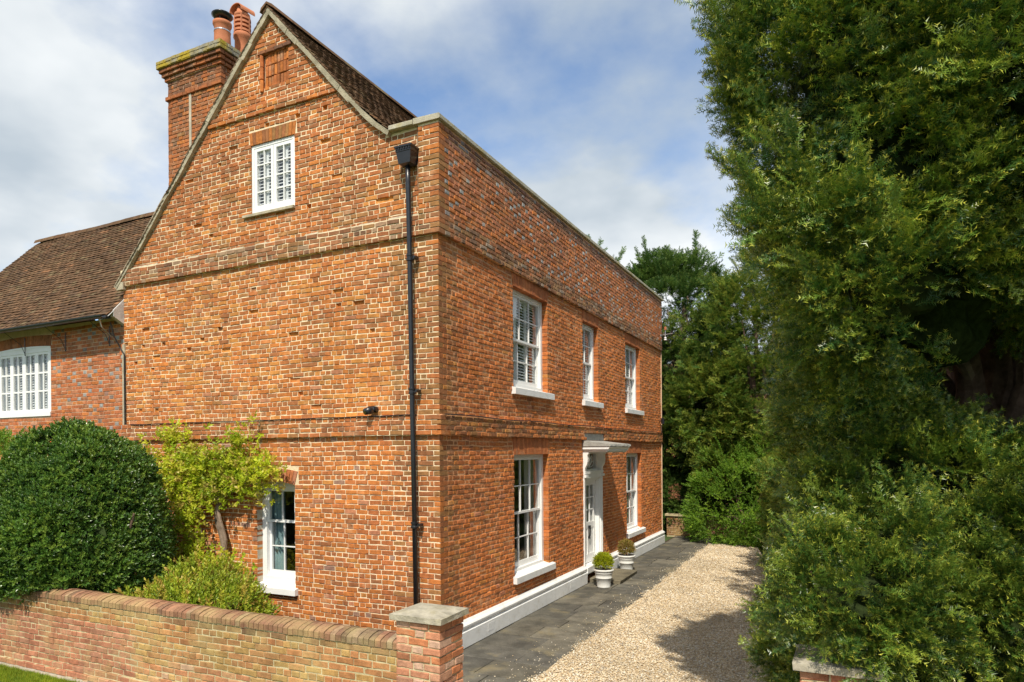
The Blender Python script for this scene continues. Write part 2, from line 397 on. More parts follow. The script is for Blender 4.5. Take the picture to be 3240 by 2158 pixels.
def pickc(rng, table, blend=True):
    t = rng.random()*sum(w for w, c in table)
    for w_, c in table:
        t -= w_
        if t <= 0: break
    sw = sum(max(0, w2) for w2, _ in table); mu = [sum(max(0, w2)*c2[i] for w2, c2 in table)/sw for i in range(3)]
    c = tuple(mu[i]*.42+c[i]*.58 for i in range(3)) if blend else c
    k = rng.uniform(.86, 1.14); h = rng.uniform(-.05, .05)
    return (min(1, c[0]*k*(1+h*.3)), min(1, c[1]*k*(1+h)), min(1, c[2]*k*(1+h)))
def nz(x, y, s, o=0): return noise.noise(Vector((x*s, y*s, o)))

# ------------------------------------------------------------------ ground
ground = MB().add([(-300, -300, -.06), (300, -300, -.06), (300, 300, -.06), (-300, 300, -.06)], [(0, 1, 2, 3)]).build('ground', M['meadow'])
ground['kind'] = 'structure'
soil = MB().add([(-7.2, -2.7, -.02), (.1, -2.7, -.02), (.1, .3, -.02), (-7.2, .3, -.02)], [(0, 1, 2, 3)]).build('flower_bed', M['soil']); soil['kind'] = 'structure'
def gx0(y): return 1.62-.0125*(y+.4)          # edge between paving and gravel
def gx1(y): return 5.6-.17*(y+2.5) if y > -2.5 else 5.6
drive = MB()
ys = [-9+.75*i for i in range(31)]
drive.add([p for y in ys for p in ((gx0(y)-.2, y, -.012), (gx1(y), y, -.012))], [(2*i, 2*i+1, 2*i+3, 2*i+2) for i in range(len(ys)-1)])
drive = drive.build('gravel_drive', M['gravel_bed']); drive['kind'] = 'structure'

# ------------------------------------------------------------------ house
W, L = 7.02, 13.3
HR = random.Random(11)
house = thing('brick_house', 'large orange-red brick house with steep gable, white windows and parapet', 'house', (-3.5, 6.6, 0))
B1, B2 = 43, 82           # first course of each string course
ZB1, ZB2 = B1*CH, B2*CH
ZCOP = 7.74
WIN_F = [('u1', 2.47, 4.02, 4.10, 5.91, 3), ('u2', 6.05, 7.11, 4.10, 5.90, 2), ('u3', 9.37, 10.82, 4.09, 5.89, 3),
         ('l1', 2.47, 4.02, .74, 2.91, 3), ('l2', 9.42, 10.90, .72, 2.89, 3)]
DOOR = (6.02, 7.31, 0, 2.96)
WG3 = (-3.69, -2.72, 6.98, 8.14); WGL = (-3.61, -2.77, .77, 2.50); PANEL = (-3.43, -2.84, 9.03, 9.60)
def xl(v): return -7.02 if v < 6.2 else -7.10+(v-6.2)/1.0533
def xr(v): return -3.26+(10.32-v)/1.10
def corner_len(k): return (.215, .1025) if k % 2 == 0 else (.1025, .215)
def g_span(v, k):
    r = -corner_len(k)[0]-.011 if v < ZCOP else xr(v)
    l = xl(v)
    return (l, r) if r-l > .08 else None
def g_proud(u, v):
    k = int(v/CH)
    if B1 <= k < B1+4: return .055
    if k >= B2 and u > -.31 and v < ZCOP: return .055
    if B2 <= k < B2+4: return .055
    if k in (115, 116) and -4.6 < u < -1.75: return .04
    return 0.
def g_col(u, v, hd, r):
    k = int(v/CH); a = nz(u, v, .55, 3); b = nz(u, v, 1.3, 9)
    if B1 <= k < B1+4: t = [(2.4, BR), (2.6, RD), (1, OL), (.25, DK), (1.2, OR)]
    elif B2 <= k < B2+4: t = [(3, BR), (1.5, OL), (.5, DK), (1, (.34, .26, .18)), (1.4, RD)]
    elif u > -.75 and v > 2.6: t = [(2.5, OL), (2.5, BR), (2, RD), (1.2, OR)]
    elif u > -.75: t = [(1, OL), (2, BR), (3, RD), (2, OR)]
    elif v > ZB2+.3: t = [(2.2+2.5*a, OR), (3.4, RD), (3.2+1.5*b, BR), (1.2, OL), (.6, OC)]
    elif v > ZB1: t = [(3.6, OR), (1.4+5.5*max(0, a), OC), (2.4, RD), (1.3+b, BR), (.4+1.5*max(0, a), OL), (.35, PK)]
    else: t = [(4.2, OR), (.8+a, OC), (3.2, RD), (1.3, BR), (.2, (.25, .22, .21)), (.4, PK)]
    if v > 9.0: t = [(2, OR), (3, RD), (2.2, BR), (1, OC)]
    return pickc(r, t)
eroded = []
def g_hold(u, v, hd, s, e):
    a = nz(u, v, .9, 21)
    ok = u < -.9 and ((3.7 < v < 6.0) or (6.6 < v < 8.45))
    if ok and a > .18 and HR.random() < .075 and not any(abs(u-h[0]) < .4 and abs(v-h[2]) < .12 for h in eroded):
 
        eroded.append((s+.004, e-.004, int(v/CH)*CH-.004, int(v/CH)*CH+CH-.008)); return True
    return False
g_holes = [(-.306, -.300, ZB2, ZCOP), WG3, WGL, PANEL, (WG3[0]-.05, WG3[1]+.05, WG3[3]-.001, WG3[3]+.225), (WGL[0]-.08, WGL[1]+.08, WGL[3]-.001, WGL[3]+.24)]
NG = int(10.28/CH)
g_specs = lay(GF, 0, NG, g_span, g_holes, 'english', g_col, g_proud, HR, chf=.005, jit=.0048, joint=.0122, holdfn=g_hold)
f_holes = [(y0, y1, z0, z1) for _, y0, y1, z0, z1, _ in WIN_F]+[DOOR]
for _, y0, y1, z0, z1, _ in WIN_F:
    f_holes.append((y0-.06, y1+.07, z1-.001, (ZB1 if z1 < 4 else ZB2)))
def f_span(v, k): return (corner_len(k)[1]+.011, L)
def f_proud(u, v):
    k = int(v/CH)
    if v < .30 and not (DOOR[0] < u < DOOR[1]): return None
    if B1 <= k < B1+4:
        return None if (6.0 < u < 7.45 and k < B1+2) else .055
    return .055 if k >= B2 else 0.
def f_col(u, v, hd, r):
    k = int(v/CH); a = nz(u, v, .5, 5)
    if k >= B2:
        d = (v-ZB2)
        if d < .32: t = [(2.5, DK), (2, BR), (1.2, OL), (1, (.34, .31, .26)), (1.2, RD)]
        elif d > 1.35: t = [(2, BR), (1.5, DK), (1.5, (.30, .13, .09)), (.8, GB)]
        elif hd and r.random() < .36: t = [(3, (.34, .35, .35)), (1, (.42, .43, .43)), (1.6, (.25, .20, .19))]
        else: t = [(3.5, (.44, .18, .10)), (2, RD), (1.2, BR), (1.6, OR)]
    elif B1 <= k < B1+4: t = [(2.4, BR), (1.6, OL), (.8, DK), (2.2, RO), (.4, OC)]
    elif u < .55: t = [(2, OL), (2.2, BR), (2, RD), (1.6, OR), (.6, OC)]
    else: t = [(4+2*a, RO), (3, RD), (1.9, OR), (1.1-a, BR), (.35, PK), (.25, OC)]
    return pickc(r, t)
f_specs = lay(FF, 0, 103, f_span, f_holes, 'flemish', f_col, f_proud, HR, chf=.010, jit=.005, joint=.0125)
c_specs = []
for k in range(103):
    lg, dp = corner_len(k); v0 = k*CH; vm = v0+.03
    pf = f_proud(1., vm); pg = g_proud(-.05, vm)
    if pf is None: pf = 0.
    c_specs.append((GF, -lg, pf-.0005, v0, v0+CH-.011, dp, pg, g_col(-.1, vm, False, HR), .006, .0035, HR.randrange(1 << 30)))
emit(g_specs+c_specs+f_specs, house, 'wall_bricks', M['brick'], 300, okfn=lambda s: s[3] > 1.45)

# mortar behind the bricks, with reveals
gm = MB()
def g_top(x):
    if x < -7.02: return 6.2
    if x < -3.24: return 6.2+(x+7.10)*1.0533
    if x < -.93: return 10.32-(x+3.26)*1.10
    return ZCOP
sheet(gm, GF, [-7.02, -3.24, -.93, -.008], g_top, 0, [WG3, WGL, PANEL]+eroded, -.0085)
for h in eroded:      # spalled bricks: a ragged hollow
    c = pickc(HR, [(2, OC), (2, OR), (1, (.40, .2, .1))]); d = HR.uniform(.022, .05)
    a = [GF.p(u, v, -.008) for u, v in ((h[0], h[2]), (h[1], h[2]), (h[1], h[3]), (h[0], h[3]))]
    i = HR.uniform(.01, .03)
    b = [GF.p(u, v, -d) for u, v in ((h[0]+i, h[2]+.006), (h[1]-i, h[2]+.012), (h[1]-.01, h[3]-.004), (h[0]+.012, h[3]-.01))]
    em = MB().add(a+b, [(0, 1, 5, 4), (1, 2, 6, 5), (2, 3, 7, 6), (3, 0, 4, 7), (4, 5, 6, 7)], c)
    gm_e = em.build('spalled_brick', M['brick'], house)
gm.fbox(GF, -W, -.01, ZB1, ZB1+4*CH-.004, -.012, .046)
gm.fbox(GF, -W-.02, -.01, ZB2, ZB2+4*CH-.004, -.012, .046)
gm.fbox(GF, -.30, .045, ZB2, ZCOP, -.02, .045)
gm.fbox(GF, -4.58, -1.78, 115*CH+.004, 117*CH-.006, -.012, .03)
gm.build('gable_mortar', M['mortar_lime'], house)
# weathered fillet on the upper string course
fl = MB()
zf = ZB2+4*CH-.01
for i in range(24):
    a, b = -6.85+i*.272, -6.85+(i+1)*.272
    if b > -.33: b = -.33
    h = HR.uniform(.02, .05)
    fl.add([GF.p(a, zf, .04), GF.p(b, zf, .04), GF.p(b, zf+h, .002), GF.p(a, zf+h, .002), GF.p(a, zf, 0), GF.p(b, zf, 0)], [(0, 1, 2, 3), (0, 3, 4), (1, 5, 2)])
fl.build('band_fillet', M['verge'], house)
fm = MB()
sheet(fm, FF, [.012, L], lambda y: ZCOP, 0, f_holes[:6], -.008)
fm.fbox(FF, .01, 6.0, ZB1, ZB1+4*CH-.004, -.014, .044); fm.fbox(FF, 7.45, L, ZB1, ZB1+4*CH-.004, -.014, .044)
fm.fbox(FF, 6.0, 7.45, ZB1+2*CH, ZB1+4*CH-.004, -.014, .044)
fm.fbox(FF, .01, L, ZB2, ZCOP, -.02, .044)
fm.build('front_mortar', M['mortar_front'], house)
rv = MB()
for (u0, u1, v0, v1), fr, d in [(h, FF, .135) for h in f_holes[:5]]+[(DOOR, FF, .3), (WG3, GF, .06)]:
    e = .009
    for a, b in (((u0-e, v0), (u0-e, v1)), ((u1+e, v1), (u1+e, v0)), ((u0, v1+e), (u1, v1+e)), ((u1, v0-e), (u0, v0-e))):
        rv.add([fr.p(*a, -.012), fr.p(*b, -.012), fr.p(*b, -d), fr.p(*a, -d)], [(0, 1, 2, 3)])
rv.build('reveal_mortar', M['mortar_front'], house)
# stone-rendered reveals of the lower gable window
rs = MB()
u0, u1, v0, v1 = WGL
for a, b in (((u0, v0), (u0, v1)), ((u1, v1), (u1, v0)), ((u0, v1), (u1, v1)), ((u1, v0), (u0, v0))):
    rs.add([GF.p(*a, -.006), GF.p(*b, -.006), GF.p(*b, -.2), GF.p(*a, -.2)], [(0, 1, 2, 3)])
rs.build('rendered_reveal', M['stucco'], house)
# other walls, closing the volume
ow = MB()
ow.add([(-W, .012, 0), (-W, L, 0), (-W, L, 6.2), (-W, .012, 6.2)], [(0, 1, 2, 3)])
ow.add([(-W, L, 0), (0.03, L, 0), (0.03, L, ZCOP), (-.9, L, ZCOP), (-3.22, L, 10.3), (-W, L, 6.2)], [(0, 1, 2, 3, 4, 5)])
ow.add([(-.33, -.03, ZCOP-.9), (-.33, L, ZCOP-.9), (-.33, L, ZCOP), (-.33, -.03, ZCOP)], [(0, 1, 2, 3)])
ow.build('rear_wall', M['mortar_wing'], house)

FQ = [(4, 5, 6, 7), (0, 1, 5, 4), (1, 2, 6, 5), (2, 3, 7, 6), (3, 0, 4, 7)]
# flat arches of narrow rubbed bricks
def flat_arch(fr, u0, u1, v0, v1, n, splay, mt, name, cols, proud=.004, camber=0, single=False):
    mb = MB(); k = 0
    for i in range(n):
        a, b = i/n, (i+1)/n; g = .0035
        def P(t, v):
            w_ = (v-v0)/(v1-v0); cu = camber*(1-(2*t-1)**2)
            return u0+(u1-u0)*t+(2*t-1)*splay*w_, v+cu
        q = [P(a, v0), P(b, v0), P(b, v1-.004), P(a, v1-.004)]
        q = [(q[0][0]+g, q[0][1]), (q[1][0]-g, q[1][1]), (q[2][0]-g, q[2][1]), (q[3][0]+g, q[3][1])]
        pr = proud+HR.uniform(-.002, .002)
        V = [fr.p(*p, -.12) for p in q]+[fr.p(*p, pr) for p in q]
        (MB() if single else mb).add(V, FQ, pickc(HR, cols)) if not single else MB().add(V, FQ, pickc(HR, cols)).build('arch_brick', mt, house)
    return None if single else mb.build(name, mt, house, kind='stuff')
AC = [(3, (.48, .165, .06)), (2, (.42, .13, .05)), (1, (.52, .21, .09))]
for _, y0, y1, z0, z1, c in WIN_F:
    flat_arch(FF, y0-.005, y1+.005, z1, (ZB1 if z1 < 4 else ZB2)-.002, int((y1-y0)/.055), .055, M['brick'], 'flat_arch', AC)
flat_arch(GF, WG3[0]-.01, WG3[1]+.01, WG3[3], WG3[3]+.215, 14, .03, M['brick'], 'flat_arch', [(2, OL), (2, BR), (2, OR)], single=True)
flat_arch(GF, WGL[0], WGL[1], WGL[3]-.05, WGL[3]+.17, 13, .07, M['brick'], 'segmental_arch', [(2, (.45, .19, .11)), (2, RD), (1, PK)], .004, .05, True)
# blind panel of bricks on end, with tile jambs
px0, px1, pz0, pz1 = PANEL
pm = MB(); pm.add([GF.p(px0-.01, pz0-.01, -.05), GF.p(px1+.01, pz0-.01, -.05), GF.p(px1+.01, pz1, -.05), GF.p(px0-.01, pz1, -.05)], [(0, 1, 2, 3)])
pm.build('panel_mortar', M['mortar_lime'], house)
pw = (px1-px0-.06)/8
for r_ in range(3):
    for i in range(8):
        a = px0+.06+i*pw; b = pz0+r_*.19
        m1 = MB(); brick(m1, (GF, a+.005, a+pw-.005, b+.004, b+.183, .06, -.018+HR.uniform(-.008, .006), pickc(HR, [(3, RD), (2, OR), (1, BR)]), .006, .004, HR.randrange(9**9))); m1.build('panel_brick', M['brick'], house)
for z in (pz0-.05, pz0+.16, pz0+.36):
    MB().prism([(-.03, -.02), (.03, -.02), (.035, .015), (.015, .035), (-.015, .035), (-.035, .015)], z, z+.19, lambda p, q, t: GF.p(px0+.01+p, t, q), pickc(HR, [(2, RD), (1, OR)])).build('panel_jamb', M['brick'], house)
pc = MB()
for i in range(4):
    brick(pc, (GF, px0-.06+i*.185, px0+.118+i*.185, pz1, pz1+.06, .06, .035, pickc(HR, [(2, BR), (1, DK)]), .008, .004, i+77))
pc.build('panel_head', M['brick'], house)

# coping
cp = []
def coping(fr, u0, u1, n0, n1, z0, z1, name='coping_stone'):
    m1 = MB(); e = .012
    m1.prism([(n0, z0), (n1-.02, z0), (n1, z0+.01), (n1, z1-e), (n1-e, z1), (n0, z1+.01)], u0+.004, u1-.004, lambda p, q, t: fr.p(t, q, p))
    return m1.build(name, M['stone'], house)
y = -.095
while y < L+.05:
    y2 = min(y+HR.uniform(.95, 1.25), L+.06)
    if L+.06-y2 < .3: y2 = L+.06
    coping(FF, y, y2, -.36, .095, ZCOP+.002, ZCOP+.078); y = y2
coping(GF, -.80, -.365, -.3, .095, ZCOP+.002, ZCOP+.078)

# ---- house roof
def tile_specs(fr, ulen, rows, rng, gauge=.1, w=.165, u_start=0, skip=None):
    S = []
    for r in range(rows):
        off = (w/2 if r % 2 else 0)+rng.uniform(-.01, .01); u = u_start-off
        while u < ulen:
            if not (skip and skip(u+w/2, r*gauge)):
                S.append((fr, max(u, u_start)+.0015, min(u+w, ulen)-.0015, r*gauge, rng.randrange(1 << 30)))
            u += w
    return S
TC = [(4, (.125, .078, .048)), (3, (.155, .092, .055)), (2, (.095, .066, .048)), (1.0, (.20, .115, .068)), (.6, (.18, .145, .085)), (.2, (.33, .17, .09))]
def tile(mb, sp):
    fr, u0, u1, v, seed = sp; rg = random.Random(seed)
    if u1-u0 < .03: return
    l = .17; n0 = .030+rg.uniform(-.005, .008); n1 = .006; th = .013; dv = rg.uniform(-.006, .006); tw = rg.uniform(-.004, .004)
    sag = .02*math.sin(u0*.9)+.012*math.sin(u0*2.3+v)
    V = [fr.p(u0, v+dv, n0-th+sag), fr.p(u1, v+dv+tw, n0-th+sag), fr.p(u1, v+l, n1-th+sag), fr.p(u0, v+l, n1-th+sag),
         fr.p(u0, v+dv, n0+sag), fr.p((u0+u1)/2, v+dv, n0+sag+.004), fr.p(u1, v+dv+tw, n0+sag), fr.p(u1, v+l, n1+sag), fr.p((u0+u1)/2, v+l, n1+sag+.004), fr.p(u0, v+l, n1+sag)]
    mb.add(V, [(4, 5, 8, 9), (5, 6, 7, 8), (0, 1, 6, 5, 4), (1, 2, 7, 6), (3, 0, 4, 9)], pickc(rg, TC))
def emit_tiles(specs, thing_o, limit, name='roof_tiles'):
    def sc(s):
        c = s[0].p((s[1]+s[2])/2, s[3]+.05, 0); q = proj(c)
        if q is None or not (0 < q[0] < 3240 and 0 < q[1] < 2150): return 0
        if s[2]-s[1] < .1: return 0
        return max(0, (Vector(CAM_POS)-c).normalized().dot(s[0].n))/q[2]**2
    o = sorted((sc(s), i) for i, s in enumerate(specs)); pick = set(i for v, i in o[-limit:] if v > 0) if limit else set()
    rest = MB()
    for i, s in enumerate(specs):
        if i in pick:
            m1 = MB(); tile(m1, s); m1.build('roof_tile', M['tile'], thing_o)
        else: tile(rest, s)
    rest.build(name, M['tile'], thing_o, kind='stuff')
AP = (-3.22, 10.30)
YV = -.085      # front of the verge
rsl = math.hypot(1.92, 2.112)
def slope(p0, p1):     # p = (x,z) eave -> ridge on the house
    d = Vector((p1[0]-p0[0], 0, p1[1]-p0[1])); l = d.length; d.normalize()
    return d, l
d, l = slope((-1.30, 8.19), AP)
fR = Fr((-1.30, YV, 8.19), (0, 1, 0), d, Vector((0, 1, 0)).cross(d))
d2, l2 = slope((-.80, 7.76), (-1.30, 8.19+.02))
fR2 = Fr((-.80, YV, 7.76), (0, 1, 0), d2, Vector((0, 1, 0)).cross(d2))
ts = tile_specs(fR2, 12.6, 6, HR)+tile_specs(fR, 12.6, int(l/.1), HR)
d3, l3 = slope((-7.16, 6.16), AP)
fL = Fr((-7.16, 12.5+YV, 6.16), (0, -1, 0), d3, Vector((0, -1, 0)).cross(d3))
ts2 = tile_specs(fL, 12.5, int(l3/.1), HR, skip=lambda u, v: u < 11.3)
emit_tiles(ts, house, 150); 
lt = MB()
for s in ts2: tile(lt, s)
lt.build('rear_slope_tiles', M['tile'], house, kind='stuff')
rf = MB()      # underlay boards of the roof
for p0, p1 in (((-.80, 7.75), (-1.30, 8.18)), ((-1.30, 8.18), (-3.22, 10.28)), ((-3.22, 10.28), (-7.16, 6.14))):
    rf.add([(p0[0], YV+.04, p0[1]), (p0[0], 12.6, p0[1]), (p1[0], 12.6, p1[1]), (p1[0], YV+.04, p1[1])], [(0, 1, 2, 3)])
rf.build('roof_deck', M['room'], house)
# verge: bedded mortar under the tile ends
def verge(pts, name):
    rg = random.Random(4)
    mb = MB()
    for (a, b) in zip(pts[:-1], pts[1:]):
        a = Vector((a[0], 0, a[1])); b = Vector((b[0], 0, b[1])); dd = (b-a); n = max(1, int(dd.length/.3)); nn = Vector((0, 1, 0)).cross(dd.normalized())
        if nn.z < 0: nn = -nn
        for i in range(n):
            p = a+dd*(i/n); q = a+dd*((i+1)/n)
            h0 = .066+rg.uniform(-.014, .014); y0 = YV+rg.uniform(0, .012)
            lo0, lo1 = p-nn*h0, q-nn*h0; hi0, hi1 = p+nn*.012, q+nn*.012
            V = [(lo0.x, y0+.015, lo0.z), (lo1.x, y0+.015, lo1.z), (hi1.x, y0, hi1.z), (hi0.x, y0, hi0.z),
                 (lo0.x, .02, lo0.z), (lo1.x, .02, lo1.z), (hi1.x, .02, hi1.z), (hi0.x, .02, hi0.z)]
            mb.add(V, [(0, 1, 2, 3), (1, 0, 4, 5), (3, 2, 6, 7), (1, 5, 6, 2), (0, 3, 7, 4)])
    return mb.build(name, M['verge'], house)
verge([(-7.18, 6.14), (-3.22, 10.29)], 'verge'); verge([(-.80, 7.74), (-1.05, 7.93), (-1.30, 8.17), (-3.22, 10.29)], 'verge')
for i in range(28):
    y0 = YV-.01+i*.45
    MB().prism([(-.15, -.09), (-.12, -.02), (0, .055), (.12, -.02), (.15, -.09), (.0, .02)], y0, y0+.44, lambda p, q, t: (AP[0]+p, t, AP[1]+.03+q), pickc(HR, TC)).build('ridge_tile', M['tile'], house)
# eaves of the rear slope: moulded end on the string course
MB().fbox(GF, -7.14, -6.95, 6.08, 6.22, -.05, .06).build('kneeler', M['verge'], house)

# ---- chimney
cx0, cx1, cy0, cy1 = -6.66, -5.19, .7, 2.15
chs = []
def ring_courses(z0, nc, out, colt, rng):
    fs = [(Fr((0, cy0-out, 0), (1, 0, 0), (0, 0, 1), (0, -1, 0)), cx0-out, cx1+out), (Fr((cx1+out, 0, 0), (0, 1, 0), (0, 0, 1), (1, 0, 0)), cy0-out, cy1+out),
          (Fr((cx0-out, 0, 0), (0, -1, 0), (0, 0, 1), (-1, 0, 0)), -cy1-out, -cy0+out), (Fr((0, cy1+out, 0), (-1, 0, 0), (0, 0, 1), (0, 1, 0)), -cx1-out, -cx0+out)]
    r = []
    for i, (fr, a, b) in enumerate(fs):
        e = .1125
        r += lay(fr, z0, nc, lambda v, k, a=a, b=b, i=i: (a+(e if (i % 2 and k % 2 == 0) else 0 if i % 2 == 0 or 1 else 0), b), [], 'flemish', lambda u, v, hd, q: pickc(q, colt), lambda u, v: 0., rng, depth=.1, chf=.006, jit=.004)
    return r
CBr = [(3, BR), (2.4, RD), (1.2, OR), (1, DK), (.7, OL)]
zb = 6.6; nb = int((9.95-zb)/CH)
cs = ring_courses(zb, nb, 0, CBr, HR)
z = zb+nb*CH
cs += ring_courses(z, 1, .035, [(2, BR), (2, RD), (1, DK)], HR); z += CH
cs += ring_courses(z, 4, .0, [(3, BR), (2, DK), (1, OR), (1, RD)], HR); z += 4*CH
for o_ in (.04, .08, .115):
    cs += ring_courses(z, 1, o_, [(3, BR), (1, DK), (2, RD)], HR); z += CH
chimney = MB()
chimney.box(cx0+.012, cy0+.012, 6, cx1-.012, cy1-.012, z-3*CH)
chimney.box(cx0-.02, cy0-.02, z-3*CH, cx1+.02, cy1+.02, z)
chimney = chimney.build('chimney', M['mortar_wing'], house)
emit(cs, chimney, 'chimney_bricks', M['brick'], 0)
cc = ring_courses(z, 2, .15, [(3, (.24, .20, .12)), (2, (.3, .25, .1)), (1, DK)], HR)
emit(cc, chimney, 'cap_bricks', M['cap_moss'], 0)
MB().box(cx0-.14, cy0-.14, z, cx1+.14, cy1+.14, z+2*CH-.006).box(cx0-.05, cy0-.05, z+2*CH-.006, cx1+.05, cy1+.05, z+2*CH+.03).build('cap_flaunching', M['cap_moss'], chimney)
MB().box(-6.05, cy0-.012, zb, -5.99, cy0+.01, 9.93).build('mortar_scar', M['stucco'], chimney)
zc = z+2*CH+.02
# weeds on the cap
# chimney pots: things that stand on the stack
cpt = thing('chimney_pot', 'tapered terracotta chimney pot with dark round cowl disc on the stack', 'chimney pot', (-5.72, 1.2, zc))
MB().lathe([(.185, 0), (.155, .45), (.150, .70), (.165, .72), (.178, .75), (.178, .79), (.16, .80), (.14, .80), (.13, .6)], (-5.72, 1.2, zc), 24).build('pot_body', M['terracotta'], cpt, smooth=True)
MB().lathe([(.02, .84), (.15, .88), (.20, .93), (.20, .945), (.1, .955), (0, .96)], (-5.72, 1.2, zc), 28).build('cowl_disc', M['black'], cpt, smooth=True)
cw = MB()
for a in range(4): cw.tube([(-5.72+.125*math.cos(a*PI/2+.5), 1.2+.125*math.sin(a*PI/2+.5), zc+.6), (-5.72+.12*math.cos(a*PI/2+.5), 1.2+.12*math.sin(a*PI/2+.5), zc+.9)], .008, 6)
cw.build('cowl_strap', M['black'], cpt)
MB().lathe([(.153, .60), (.158, .60), (.158, .622), (.153, .622)], (-5.72, 1.2, zc), 24).build('clamp_band', M['steel'], cpt)
p2 = (-5.72, 1.7, zc)
cp2 = thing('chimney_pot', 'tall louvred terracotta chimney pot under a curved hood tile', 'chimney pot', p2)
MB().lathe([(.165, 0), (.15, .5), (.15, .72), (.175, .75), (.175, .82), (.16, .84), (.12, .85), (.12, 1.16), (.13, 1.165), (.155, 1.18), (.15, 1.24), (.11, 1.27), (.10, 1.38), (0, 1.38)], p2, 24).build('pot_body', M['terracotta'], cp2, smooth=True)
lv = MB()
for i in range(4): lv.lathe([(.13, .86+i*.085), (.168, .86+i*.085), (.165, .905+i*.085), (.13, .91+i*.085)], p2, 24)
for a in range(6): lv.box(p2[0]+.155*math.cos(a*PI/3+.2)-.014, p2[1]+.155*math.sin(a*PI/3+.2)-.014, zc+.84, p2[0]+.155*math.cos(a*PI/3+.2)+.014, p2[1]+.155*math.sin(a*PI/3+.2)+.014, zc+1.18)
lv.build('louvre_rings', M['terracotta'], cp2)
hd = MB(); prof = [(.20*math.cos(t), .20*math.sin(t)) for t in np.linspace(-.15, PI+.15, 13)]; prof += [(.18*math.cos(t), .18*math.sin(t)) for t in np.linspace(PI+.15, -.15, 13)]
hd.prism(prof, -.17, .17, lambda p, q, t: (p2[0]+p*.85+t*.15, p2[1]+t*.9, zc+1.27+q*.7)); hd.build('hood_tile', M['terracotta'], cp2)

# ------------------------------------------------------------------ windows and door
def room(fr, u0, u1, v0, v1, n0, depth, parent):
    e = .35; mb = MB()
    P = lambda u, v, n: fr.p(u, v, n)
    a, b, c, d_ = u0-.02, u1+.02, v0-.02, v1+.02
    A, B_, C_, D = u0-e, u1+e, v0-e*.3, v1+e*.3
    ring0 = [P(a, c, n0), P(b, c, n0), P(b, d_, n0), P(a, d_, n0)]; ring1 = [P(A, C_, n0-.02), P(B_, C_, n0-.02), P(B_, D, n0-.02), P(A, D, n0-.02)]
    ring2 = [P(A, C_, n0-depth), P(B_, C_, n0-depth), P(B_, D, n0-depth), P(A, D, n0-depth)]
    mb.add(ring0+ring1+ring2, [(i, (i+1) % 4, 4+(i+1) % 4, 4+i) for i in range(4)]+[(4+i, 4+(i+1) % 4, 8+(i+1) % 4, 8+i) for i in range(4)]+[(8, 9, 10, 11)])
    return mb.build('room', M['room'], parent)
def shutters(fr, u0, u1, v0, v1, n, panels, parent, tiltdeg=35, mid=True):
    st = MB(); w_ = (u1-u0)/panels; s = .05
    for i in range(panels):
        a, b = u0+i*w_+.004, u0+(i+1)*w_-.004
        for q in ((a, a+s), (b-s, b)): st.fbox(fr, *q, v0, v1, n-.028, n)
        for z in [v0, v1-.08]+([(v0+v1)/2-.04] if mid else []): st.fbox(fr, a+s, b-s, z, z+.08, n-.026, n-.002)
        z = v0+.11; t = math.radians(tiltdeg)
        while z < v1-.11:
            if not (mid and abs(z-(v0+v1)/2) < .06):
                h = .03
                V = [fr.p(uu, z+sv*h*math.sin(t)+o*.004, n-.014-sv*h*math.cos(t)) for uu in (a+s, b-s) for sv, o in ((-1, 0), (1, 0), (1, 1), (-1, 1))]
                st.add(V, [(0, 1, 5, 4), (3, 7, 6, 2), (1, 2, 6, 5), (0, 4, 7, 3)])
            z += .055
    return st.build('louvred_shutter', M['shutter'], parent)
def curtain(fr, u0, u1, v0, v1, n, parent, m='curtain'):
    mb = MB(); k = 26
    V = []
    for i in range(k+1):
        u = u0+(u1-u0)*i/k; q = n+.035*math.sin(i*1.25)+.012*math.sin(i*2.7)
        V += [fr.p(u, v0, q), fr.p(u, v1, q*.9+n*.1)]
    mb.add(V, [(2*i, 2*i+2, 2*i+3, 2*i+1) for i in range(k)])
    return mb.build('curtain', M[m], parent, smooth=True)
def sash(fr, u0, u1, v0, v1, cols, rows, n, win, rail_b=.05, rail_t=.04, stile=.045, bar=.018):
    mb = MB(); t = .04
    mb.fbox(fr, u0, u0+stile, v0, v1, n-t, n); mb.fbox(fr, u1-stile, u1, v0, v1, n-t, n)
    mb.fbox(fr, u0+stile, u1-stile, v0, v0+rail_b, n-t, n-.001); mb.fbox(fr, u0+stile, u1-stile, v1-rail_t, v1, n-t, n-.001)
    a0, a1, b0, b1 = u0+stile, u1-stile, v0+rail_b, v1-rail_t
    us = [a0+(a1-a0)*i/cols for i in range(cols+1)]; vs_ = [b0+(b1-b0)*i/rows for i in range(rows+1)]
    for u in us[1:-1]: mb.fbox(fr, u-bar/2, u+bar/2, b0, b1, n-t+.006, n-.004)
    for v in vs_[1:-1]: mb.fbox(fr, a0, a1, v-bar/2, v+bar/2, n-t+.008, n-.006)
    mb.build('sash', M['white'], win)
    for i in range(cols):
        for j in range(rows):
            rg = random.Random(i*7+j*13+int(u0*100)); tl = rg.uniform(-.002, .002); tk = rg.uniform(-.002, .002)
            q = [(us[i], vs_[j], tl), (us[i+1], vs_[j], tk), (us[i+1], vs_[j+1], -tl), (us[i], vs_[j+1], -tk)]
            MB().add([fr.p(a, b, n-t/2-.004+c) for a, b, c in q], [(0, 1, 2, 3)]).build('pane', M['glass'], win)
